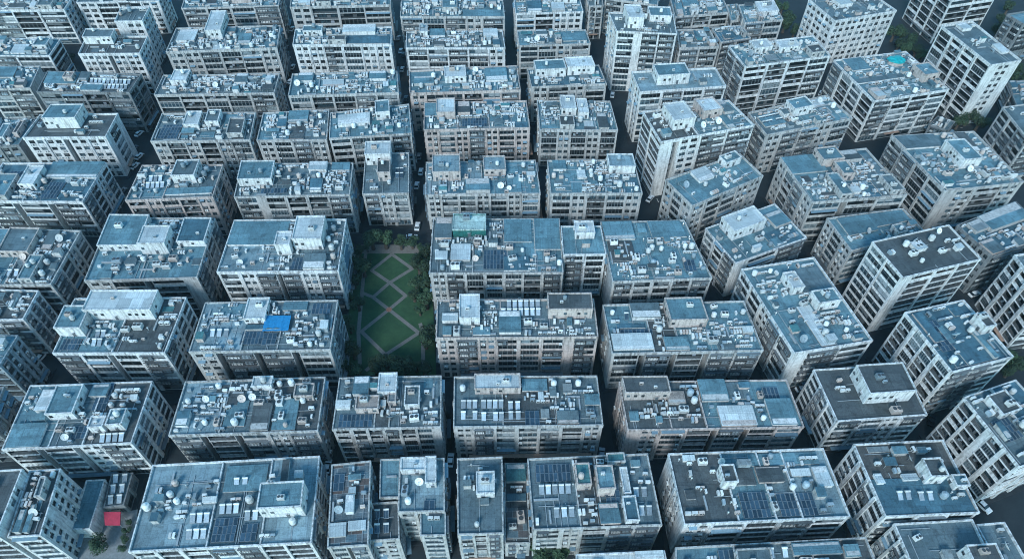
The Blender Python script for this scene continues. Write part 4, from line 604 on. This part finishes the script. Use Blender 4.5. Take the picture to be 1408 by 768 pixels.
# ------------------------------------------------------------------ rooftop things
def mk_unit(c):
    b=MB(); m='unit_'+c
    for x in(-.4,.4): b.box((x,0,0),(.12,.5,.12),'cage')
    b.box((0,0,.122),(1.1,.55,.85),m)
    b.face([(.0+.3*math.cos(2*math.pi*i/12)-.15,-.279,.55+.3*math.sin(2*math.pi*i/12)) for i in range(12)],'fan_dark')
    b.face([(.36+.12*x,-.279,.55+.3*z) for x,z in((-1,-1),(1,-1),(1,1),(-1,1))],'fan_dark')
    return b.mesh('air_conditioner')
def mk_cooler(c):
    b=MB(); m='unit_'+c
    for x in(-.85,.85):
        for y in(-.5,.5): b.box((x,y,0),(.15,.15,.2),'cage')
    b.box((0,0,.202),(2.1,1.4,1.25),m)
    for x in(-.5,.5):
        b.cyl((x,0,1.455),.44,.16,m,12,cap='fan_dark')
    for z in(.4,.6,.8,1.): b.face([(-.95,-.703,z),(.95,-.703,z),(.95,-.703,z+.08),(-.95,-.703,z+.08)],'fan_dark')
    return b.mesh('cooling_unit')
def mk_tank(c):
    b=MB(); m='unit_'+c
    for x,y in((-.5,-.5),(.5,-.5),(.5,.5),(-.5,.5)): b.box((x,y,0),(.1,.1,.5),'cage')
    b.box((0,0,.502),(1.3,1.3,.08),'cage')
    b.cyl((0,0,.585),.68,1.2,m,14); b.cyl((0,0,1.786),.68,.24,m,14,r2=.22); b.cyl((0,0,2.027),.22,.1,m,10)
    for z in(.85,1.2,1.55): b.cyl((0,0,z),.70,.05,m,14)
    return b.mesh('water_tank')
def mk_dish(c):
    b=MB(); m='unit_'+c; b.cyl((0,0,0),.08,1.1,'steel',8); b.box((0,0,0),(.7,.7,.06),'cage')
    T=Matrix.Translation((0,-.1,1.25))@Matrix.Rotation(R(52),4,'X'); rings=[]
    for k in range(5):
        r=.98*k/4+.02; rings.append([tuple(T@Vector((r*math.cos(2*math.pi*i/14),r*math.sin(2*math.pi*i/14),.32*r*r))) for i in range(14)])
    for k in range(4):
        for i in range(14):
            j=(i+1)%14; b.face([rings[k][i],rings[k][j],rings[k+1][j],rings[k+1][i]],m)
    tip=T@Vector((0,0,.75))
    for i in(0,5,10):
        a=rings[4][i]; b.face([a,(a[0]+.05,a[1],a[2]),(tip.x+.05,tip.y,tip.z),tuple(tip)],'steel')
    b.box((tip.x,tip.y,tip.z-.06),(.18,.18,.16),'steel')
    return b.mesh('satellite_dish')
def mk_heater(k):
    b=MB(); g=['heater_glass','panel_blue'][k]
    z0,z1=.25,1.0; y0,y1=-1.05,.75
    b.face([(-.6,y0,z0),(.6,y0,z0),(.6,y1,z1),(-.6,y1,z1)],'panel_frame'); b.face([(.6,y0,z0-.08),(-.6,y0,z0-.08),(-.6,y1,z1-.08),(.6,y1,z1-.08)],'cage')
    for i in range(3):
        x0,x1=-.56+i*.38,-.56+i*.38+.35; f=lambda y:(z0+(y-y0)/(y1-y0)*(z1-z0))+.012
        b.face([(x0,y0+.05,f(y0+.05)),(x1,y0+.05,f(y0+.05)),(x1,y1-.05,f(y1-.05)),(x0,y1-.05,f(y1-.05))],g)
    for x in(-.55,.55):
        b.box((x,.72,0),(.06,.06,.9),'cage'); b.box((x,-1.,0),(.06,.06,.2),'cage')
    b.cyl((-.65,.95,1.05),.26,1.3,'unit_white',10,axis='x')
    return b.mesh('solar_water_heater')
MESH={}
for c in('white','beige','grey'):
    MESH['unit',c]=mk_unit(c); MESH['cooler',c]=mk_cooler(c); MESH['tank',c]=mk_tank(c); MESH['dish',c]=mk_dish(c)
MESH['heater','white']=mk_heater(0); MESH['heater','blue']=mk_heater(1)
NOUN=dict(unit=('air_conditioner','air conditioner','air conditioner','rooftop air conditioners'),cooler=('cooling_unit','cooling unit','cooling unit','rooftop cooling units'),tank=('water_tank','round water tank','water tank','rooftop water tanks'),dish=('satellite_dish','satellite dish','satellite dish','rooftop satellite dishes'),heater=('solar_water_heater','solar heater','solar heater','rooftop solar water heaters'),solar=('solar_array','dark blue solar array','solar array','rooftop solar arrays'))
def zone(s,t):
    a='front' if t<.34 else 'back' if t>.67 else ''; b='left' if s<.34 else 'right' if s>.67 else ''
    return (a+' '+b).strip() or 'middle'
CN=dict(white='white',beige='beige',grey='grey',blue='')
cells={}
for it in ITEMS:
    if it['k'] in('tarp','dome'): continue
    if it['k']=='heater': it['c']='white'
    z='stair tower' if it['par']=='top' else zone(it['s'],it['t'])+' roof'
    cells.setdefault((it['b'],it['k'],it['c'],z),[]).append(it)
for (b,k,c,z),L in cells.items():
    L.sort(key=lambda i:i['p'][0]); noun=NOUN[k][1]; short=BLD[b][12]; cw=CN[c]
    for i,it in enumerate(L):
        pre=['',]
        if len(L)==2: pre=['left of two','right of two'][i]
        elif len(L)==3: pre=['left of three','middle of three','right of three'][i]
        elif len(L)>3: pre='one of several'
        else: pre=''
        nn=noun+('s' if pre else '')
        a_=' '.join(x for x in(pre,cw,nn) if x)
        for sep,sh in ((' of ',short),(', ',short[4:] if short.startswith('the ') else short)):
            it['label']=a_+', '+z+sep+sh
            if len(it['label'].split())<=16: break
for k in('unit','cooler','tank','dish','heater','solar'):
    nm,noun,cat,grp=NOUN[k]
    L=[i for i in ITEMS if i['k']==k]
    L.sort(key=lambda i:(Vector((*i['p'],i['z']))-CAMP).length/i['sc'])
    for it in L[:300]:
        if k=='solar':
            nx,ny,w,d=it['par']; root=link(bpy.data.objects.new(nm,None)); root.location=(*it['p'],it['z']); root.rotation_euler=(0,0,it['a'])
            tag(root,it['label'],cat,grp); pw,pd=w/nx,d/ny
            fr=MB(); tilt=.12
            for i in range(nx+1): fr.box((-w/2+i*pw,0,.0),(.07,d,.1),'cage')
            for j in range(ny):
                for i in(-1,1): fr.box((i*(w/2-.1),-d/2+(j+.9)*pd,.102),(.06,.06,.1+pd*tilt*.8),'cage')
            fr.obj('rack',root)
            pm=MB(); a,bq=pw*.5-.05,pd*.5-.06; zz=lambda y:.16+(y+bq)*tilt
            pm.face([(-a,-bq,zz(-bq)),(a,-bq,zz(-bq)),(a,bq,zz(bq)),(-a,bq,zz(bq))],'panel_frame'); pm.face([(a,-bq,zz(-bq)-.05),(-a,-bq,zz(-bq)-.05),(-a,bq,zz(bq)-.05),(a,bq,zz(bq)-.05)],'cage')
            e=.05; pm.face([(-a+e,-bq+e,zz(-bq+e)+.01),(a-e,-bq+e,zz(-bq+e)+.01),(a-e,bq-e,zz(bq-e)+.01),(-a+e,bq-e,zz(bq-e)+.01)],'panel_blue')
            me=pm.mesh('panel')
            for i in range(nx):
                for j in range(ny):
                    o=link(bpy.data.objects.new('panel',me)); o.parent=root; o.location=(-w/2+(i+.5)*pw,-d/2+(j+.5)*pd,0)
            continue
        me=MESH[k,it['c'] if k!='heater' else ('blue' if (it['b']*7)%5==0 else 'white')]
        o=link(bpy.data.objects.new(nm,me)); o.location=(*it['p'],it['z']-.1 if it['par']!='top' else it['z']); o.rotation_euler=(0,0,it['a']); o.scale=(it['sc'],)*3
        tag(o,it['label'],cat,grp)
    if len(L)>300:
        mb=MB(); 
        v=[];f=[];mi=[];mats=[]
        for it in L[300:]:
            me=MESH[k,it['c'] if k!='heater' else 'white']
            T=Matrix.Translation((*it['p'],it['z']-.1))@Matrix.Rotation(it['a'],4,'Z')@Matrix.Scale(it['sc'],4); n0=len(v)
            v+=[tuple(T@x.co) for x in me.vertices]
            mm=[]
            for m in me.materials:
                if m not in mats: mats.append(m)
                mm.append(mats.index(m))
            for p in me.polygons: f.append(tuple(n0+i for i in p.vertices)); mi.append(mm[p.material_index])
        me=bpy.data.meshes.new(nm); me.from_pydata(v,[],f)
        for m in mats: me.materials.append(m)
        me.polygons.foreach_set('material_index',mi); me.update()
        o=link(bpy.data.objects.new(nm,me)); tag(o,'the many small %ss on the farther roofs towards the top'%noun,cat,grp,'stuff')
for it in ITEMS:
    if it['k']=='tarp':
        w,d=it['par']; b=MB(); n=10; random.seed(3)
        g=[[(-w/2+w*i/n,-d/2+d*j/n,.9+.5*j/n+.06*math.sin(i*2.1)+random.uniform(-.03,.03)) for i in range(n+1)] for j in range(n+1)]
        for j in range(n):
            for i in range(n): b.face([g[j][i],g[j][i+1],g[j+1][i+1],g[j+1][i]],'tarp_blue')
        for x,y,z in((-w/2+.1,-d/2+.1,.85),(w/2-.1,-d/2+.1,.85),(w/2-.1,d/2-.1,1.3),(-w/2+.1,d/2-.1,1.3)): b.box((x,y,0),(.08,.08,z),'pipe')
        o=b.obj('blue_tarp'); o.location=(*it['p'],it['z']-.1); o.rotation_euler=(0,0,it['a']); tag(o,'bright blue tarp stretched on posts over the roof left of the park','tarp')
    if it['k']=='dome':
        r=min(it['par'])*.4; b=MB(); b.cyl((0,0,0),r*.9,1.8,'wall_p',16)
        for k in range(5):
            a0,a1=k*18,(k+1)*18; r0,r1=r*math.cos(R(a0)),max(.02,r*math.cos(R(a1))); b.cyl((0,0,1.8+r*.55*math.sin(R(a0))+k*.001),r0,r*.55*(math.sin(R(a1))-math.sin(R(a0))),'turquoise',18,r2=r1)
        jr=random.Random(5); b.v=[(x*1.15+.35*math.sin(y*2.1+z),y*.9+.3*math.sin(x*1.7),z*.85+.18*math.sin(x*2+y*3)*(z>.5)) for x,y,z in b.v]; o=b.obj('roof_dome',ROOT[it['b']]); bl=ROOT[it['b']].location; o.location=(it['p'][0]-bl[0],it['p'][1]-bl[1],it['z']-.1); o['label']='turquoise cover'
# ------------------------------------------------------------------ ground
g=MB(); g.face([(-900,-300,0),(900,-300,0),(900,1500,0),(-900,1500,0)],'asphalt'); tag(g.obj('street'),'dark asphalt streets and lanes between the blocks','street',kind='structure')
pv=MB()
for i,b in enumerate(BLD):
    q=offs(b[1],1.3); pv.prism(q,0.,.12+.004*(i%19),'kerb','pavement')
tag(pv.obj('pavement'),'narrow kerbed pavements round the foot of each block','pavement',kind='structure')
def sheet(q,z,m,name,label,cat,kind):
    b=MB(); b.face([(p[0],p[1],z) for p in (q if (q[1][0]-q[0][0])*(q[2][1]-q[1][1])-(q[1][1]-q[0][1])*(q[2][0]-q[1][0])>0 else q[::-1])],m); return tag(b.obj(name),label,cat,kind=kind)
sheet(PARK['grass'],.24,'grass','grass','dark green lawn of the small park','grass','stuff')
sheet(PARK['plaza'],.246,'path','plaza','pale paved strip along the upper end of the park','paving','structure')
pb=MB()
for i,(a,b) in enumerate(PARK['paths']):
    l=math.dist(a,b); w=.62; ux,uy=(b[0]-a[0])/l,(b[1]-a[1])/l; nx,ny=-uy*w,ux*w; e=.35; z=.25+.004*i
    pb.face([(a[0]-ux*e-nx,a[1]-uy*e-ny,z),(b[0]+ux*e-nx,b[1]+uy*e-ny,z),(b[0]+ux*e+nx,b[1]+uy*e+ny,z),(a[0]-ux*e+nx,a[1]-uy*e+ny,z)],'path')
tag(pb.obj('path'),'pale paths crossing in diamonds over the park lawn','path',kind='structure')
b=MB(); c=PARK['cross']; b.cyl((c[0],c[1],.2),.95,.15,'paver_red',12); tag(b.obj('paving_circle'),'small reddish paved circle where two park paths cross','paving',kind='structure')
sheet(COURT,.3,'court','courtyard','pale concrete courtyard beside the red awning','courtyard','structure')
lm=MB()
for i,(a,b) in enumerate(LINES):
    l=math.dist(a,b); ux,uy=(b[0]-a[0])/l,(b[1]-a[1])/l; nx,ny=-uy*.09,ux*.09; t=0
    while t<l:
        t2=min(l,t+2.5); p=lambda s,k:(a[0]+ux*s+nx*k,a[1]+uy*s+ny*k,.006)
        lm.face([p(t,-1),p(t2,-1),p(t2,1),p(t,1)],'line_paint'); t+=4.5
tag(lm.obj('road_marking'),'faded white dashes along the wider streets on the right','road marking',kind='structure')
# red awning
aw=link(bpy.data.objects.new('awning',None)); ax=sum(p[0] for p in AWN)/4; ay=sum(p[1] for p in AWN)/4; AWN=[(ax+(p[0]-ax)*.86,ay+(p[1]-ay)*.86) for p in AWN]; aw.location=(ax,ay,.3)
tag(aw,'bright red square awning at the end of the kiosk row','awning')
b=MB(); q=[(p[0]-ax,p[1]-ay) for p in AWN]; Z=[3.5,3.5,3.9,3.9]
b.face([(p[0],p[1],Z[i]) for i,p in enumerate(q)],'tarp_red')
for i in range(4):
    j=(i+1)%4; b.face([(q[i][0],q[i][1],Z[i]-.35),(q[j][0],q[j][1],Z[j]-.35),(q[j][0],q[j][1],Z[j]),(q[i][0],q[i][1],Z[i])],'tarp_red')
b.obj('cover',aw)
for i,p in enumerate(offs(q,-.2)):
    b=MB(); b.box((p[0],p[1],0),(.09,.09,Z[i]-.1),'pipe'); b.obj('post',aw)
# ------------------------------------------------------------------ trees
def crown(seed):
    rng=random.Random(seed); b=MB(); lobes=[]
    for _ in range(9):
        a=rng.uniform(0,6.28); d=rng.uniform(.15,.75); lobes.append((d*math.cos(a),d*math.sin(a),rng.uniform(-.35,.55),rng.uniform(.33,.55)))
    for lx,ly,lz,lr in lobes:
        for _ in range(150):
            v=Vector((rng.gauss(0,1),rng.gauss(0,1),rng.gauss(0,1))).normalized(); r=lr*rng.uniform(.72,1.08); c=Vector((lx,ly,lz))+v*r
            n=(v+Vector((rng.uniform(-.6,.6),rng.uniform(-.6,.6),rng.uniform(-.2,.8)))).normalized(); t=n.orthogonal().normalized(); t.rotate(Matrix.Rotation(rng.uniform(0,6.28),3,n)); w=n.cross(t); s=rng.uniform(.05,.1)
            b.face([c-t*s*1.3,c-w*s*.7,c+t*s*1.3,c+w*s*.7],'leaf')
    return b.mesh('crown')
CR=[crown(i) for i in range(5)]
def trunk():
    b=MB(); b.cyl((0,0,0),.16,.6,'trunk',8,r2=.11)
    for a in range(5):
        x,y=math.cos(a*1.26),math.sin(a*1.26)
        p0=[(.09*math.cos(k*2.09),.09*math.sin(k*2.09),.55) for k in range(3)]; p1=[(x*.45+.03*math.cos(k*2.09),y*.45+.03*math.sin(k*2.09),1.05) for k in range(3)]
        for k in range(3): j=(k+1)%3; b.face([p0[k],p0[j],p1[j],p1[k]],'trunk')
    return b.mesh('trunk')
TK=trunk()
rng=random.Random(9)
px=[t for t in TREES if t[3]=='park']; xm=sum(t[0] for t in px)/len(px)
ys=sorted(t[1] for t in px)
def tlabel(i,t):
    L=sorted([o for o in px],key=lambda o:-o[1]); y0,y1=min(ys),max(ys); f=(t[1]-y0)/(y1-y0)
    side='left' if t[0]<xm-3.5 else 'right' if t[0]>xm+6 else 'middle'
    band='lower end' if f<.12 else 'upper end' if f>.86 else None
    if band: k=(side,band); d='on the %s of the park\'s %s'%(side,band) if side!='middle' else 'at the middle of the park\'s %s'%band
    else:
        n=int(f*5.999); w=['just above the lower end','in the lower part','below the middle','above the middle','in the upper part','just below the upper end'][n]
        k=(side,w); d='on the park\'s %s edge, %s'%(side,w)
    return k,d
TL={}
for i,t in enumerate(TREES):
    if t[3]=='park': k,d=tlabel(i,t); TL.setdefault((k,d),[]).append(i)
LB={}
for (k,d),L in TL.items():
    L.sort(key=lambda i:TREES[i][0])
    for n,i in enumerate(L):
        pre={1:'',2:('left one of two ','right one of two ')[n] if len(L)==2 else ''}.get(len(L),('leftmost of ' if n==0 else 'rightmost of ' if n==len(L)-1 else 'one of inner '))
        LB[i]=(pre+('dark trees ' if pre else 'dark leafy tree ')+d)
ST=['leftmost small tree below the skylight packed block','tallest small tree below the skylight packed block','rightmost small tree below the skylight packed block','small tree touching the bottom edge below the skylight packed block','left green tree beside the deep blue roofed tower','right green tree beside the deep blue roofed tower','lowest green tree beside the deep blue roofed tower','dark tree near the top right, beside the arched shelter block','dark tree right of the arched shelter block','dark green tree between two blocks at the upper left','smaller dark tree between two blocks at the upper left','round pale bush like tree in the concrete courtyard','dark tree touching the top edge right of the arched shelter']+['small shrub at the courtyard edge right of the red awning']*4+['one of the dark trees along the wider streets in the upper right corner']*21
si=0
for i,(x,y,r,k) in enumerate(TREES):
    root=link(bpy.data.objects.new('tree',None)); hh=r*2.2 if k=='park' else r*1.9; root.location=(x,y,.2); root.rotation_euler=(0,0,rng.uniform(0,6))
    if k=='park': lb=LB[i]
    else: lb=ST[si]; si+=1
    tag(root,lb,'tree','trees of the park' if k=='park' else 'trees along the streets')
    c=link(bpy.data.objects.new('crown',CR[i%5])); c.parent=root; c.location=(0,0,hh*.62); c.scale=(r*rng.uniform(.85,1.05),r*rng.uniform(.85,1.05),r*rng.uniform(.8,1.))
    c=link(bpy.data.objects.new('trunk',TK)); c.parent=root; c.scale=(hh*.6,hh*.6,hh*.6)
# ------------------------------------------------------------------ cars
def carmesh(c):
    b=MB(); pr=[(-2.15,.3),(-2.15,.75),(-1.95,.88),(-1.0,.95),(.9,.95),(1.95,.85),(2.15,.65),(2.15,.3)]
    W=.88
    for i in range(len(pr)):
        a,d=pr[i],pr[(i+1)%len(pr)]; b.face([(a[0],-W,a[1]),(a[0],W,a[1]),(d[0],W,d[1]),(d[0],-W,d[1])],c)
    b.face([(p[0],-W,p[1]) for p in reversed(pr)],c); b.face([(p[0],W,p[1]) for p in pr],c)
    top=[(-1.2,-.66),(.25,-.66),(.25,.66),(-1.2,.66)]
    b.face([(p[0],p[1],1.46) for p in top],c)
    return b.mesh('body')
def cabin():
    b=MB(); lo=[(-1.75,-.8),(.95,-.8),(.95,.8),(-1.75,.8)]; hi=[(-1.2,-.66),(.25,-.66),(.25,.66),(-1.2,.66)]
    for i in range(4):
        j=(i+1)%4; b.face([(lo[i][0],lo[i][1],.94),(lo[j][0],lo[j][1],.94),(hi[j][0],hi[j][1],1.458),(hi[i][0],hi[i][1],1.458)],'car_glass')
    return b.mesh('windows')
CB={'w':carmesh('car_white'),'g':carmesh('car_grey'),'d':carmesh('car_dark')}; CW=cabin()
b=MB()
for k in range(12):
    a0,a1=2*math.pi*k/12,2*math.pi*(k+1)/12; P=lambda a,y:(.32*math.cos(a),y,.32*math.sin(a)); b.face([P(a0,-.1),P(a1,-.1),P(a1,.1),P(a0,.1)],'tyre')
b.face([(.32*math.cos(2*math.pi*k/12),-.1,.32*math.sin(2*math.pi*k/12)) for k in range(12)],'tyre'); b.face([(.32*math.cos(2*math.pi*k/12),.1,.32*math.sin(2*math.pi*k/12)) for k in reversed(range(12))],'tyre')
WH=b.mesh('wheel')
def inside(p,q,m):
    return all(((q[(i+1)%4][0]-q[i][0])*(p[1]-q[i][1])-(q[(i+1)%4][1]-q[i][1])*(p[0]-q[i][0]))/math.dist(q[i],q[(i+1)%4])>-m for i in range(4))
CL=['white car in the street beside the stripe windowed left edge block','dark car near the white roof house block on the right','long white car beside the brown and blue roofed block','left white car parked behind the gravel roofed white tower','grey car between two white ones behind the gravel roofed tower','right white car parked behind the gravel roofed white tower',
'grey car at the top of the second street from the left','white car in the upper second street, next below the grey one','white car lowest in the upper second street','grey car at the far end of the central street','white car at the far end of the central street','dark car at the far end of the central street','white car in the central street beside the small square block','white car where the central street meets the park','white car on the cross street above the park','dark car on the cross street above the park','white car on the street bend by the blank white end wall','white car below the dark balcony band block','dark car beside the neat white block at top right','white car in the lane right of the tank crowded block','white car in the narrow lane below the park','grey car in the lane right of the pink roof room block','white car below the long slanted sky blue block','grey car in the left street above the deep blue panelled block','white car in the left street beside the punched window block','dark car in the street right of the lower left stepped block','grey car beside the deep blue roofed tower','white car at the foot of the tall white striped tower','grey car in the upper street right of the central one','grey car in the central street beside the pinkish window grid block']+['one of several small cars along the upper part of the second street from the left']*4+['one of several small cars along the dark central street above the park']*5+['one of several small cars along the left street beside the punched window block']*3+['one of several small cars parked on the right below the gravel roofed white tower']*4
for i,(x,y,a,k) in enumerate(CARS):
    if any(inside((x,y),bb[1],1.4) for bb in BLD):
        ok=False
        for rad in range(1,14):
            for an in range(16):
                xx,yy=x+rad*.5*math.cos(an*.3927),y+rad*.5*math.sin(an*.3927)
                if not any(inside((xx,yy),bb[1],1.3) for bb in BLD): ok=True; break
            if ok: break
        if not ok: continue
        x,y=xx,yy
    root=link(bpy.data.objects.new('parked_car',None)); root.location=(x,y,.0); root.rotation_euler=(0,0,R(a)); tag(root,CL[i],'car','cars in the streets')
    zb=.2 if any(inside((x,y),bb[1],2.4) for bb in BLD) else .006; root.location.z=zb
    for nm,me,loc in(('body',CB[k],(0,0,0)),('cabin_window',CW,(0,0,0)),('wheel',WH,(-1.35,-.8,.32)),('wheel',WH,(1.35,-.8,.32)),('wheel',WH,(-1.35,.8,.32)),('wheel',WH,(1.35,.8,.32))):
        o=link(bpy.data.objects.new(nm,me)); o.parent=root; o.location=loc
# ------------------------------------------------------------------ light and camera
w=bpy.data.worlds.new('World'); scn.world=w; w.use_nodes=True; nt=w.node_tree
sky=nt.nodes.new('ShaderNodeTexSky'); sky.sky_type='NISHITA'; sky.sun_disc=False
EL,AZ=R(36),R(202)      # azimuth clockwise from north (+y)
sky.sun_elevation=EL; sky.sun_rotation=AZ; sky.altitude=100; sky.air_density=1.0; sky.dust_density=.6; sky.ozone_density=1.5
bg=nt.nodes['Background']; tn=mixc(nt,'MULTIPLY',1.,sky.outputs[0],(.64,.99,.98)); nt.links.new(tn,bg.inputs[0]); bg.inputs[1].default_value=.13
sd=bpy.data.lights.new('Sun','SUN'); sd.energy=1.5; sd.angle=R(15); sd.color=(1,.985,.96)
so=link(bpy.data.objects.new('Sun',sd)); d=Vector((math.sin(AZ)*math.cos(EL),math.cos(AZ)*math.cos(EL),math.sin(EL)))
so.rotation_euler=d.to_track_quat('Z','Y').to_euler(); so.location=(0,-100,300)
cd=bpy.data.cameras.new('Camera'); cam=link(bpy.data.objects.new('Camera',cd)); cam.location=CAMP; cam.rotation_euler=(R(90-49),0,0)
cd.sensor_width=36; cd.sensor_fit='HORIZONTAL'; cd.lens=939/1408*36; cd.clip_end=4000; cd.clip_start=1
scn.camera=cam
hz=MB(); hz.box((0,300,-1.),(1500,1000,186),'haze'); tag(hz.obj('haze'),'thin blue haze over the whole city','haze',kind='stuff')
vs=scn.view_settings; vs.view_transform='Standard'; vs.look='None'; vs.use_white_balance=True; vs.white_balance_temperature=5900; vs.white_balance_tint=4; vs.exposure=1.08; vs.gamma=1
scn.cycles.filter_width=1.05; scn.cycles.max_bounces=6; scn.cycles.diffuse_bounces=3; scn.cycles.glossy_bounces=2
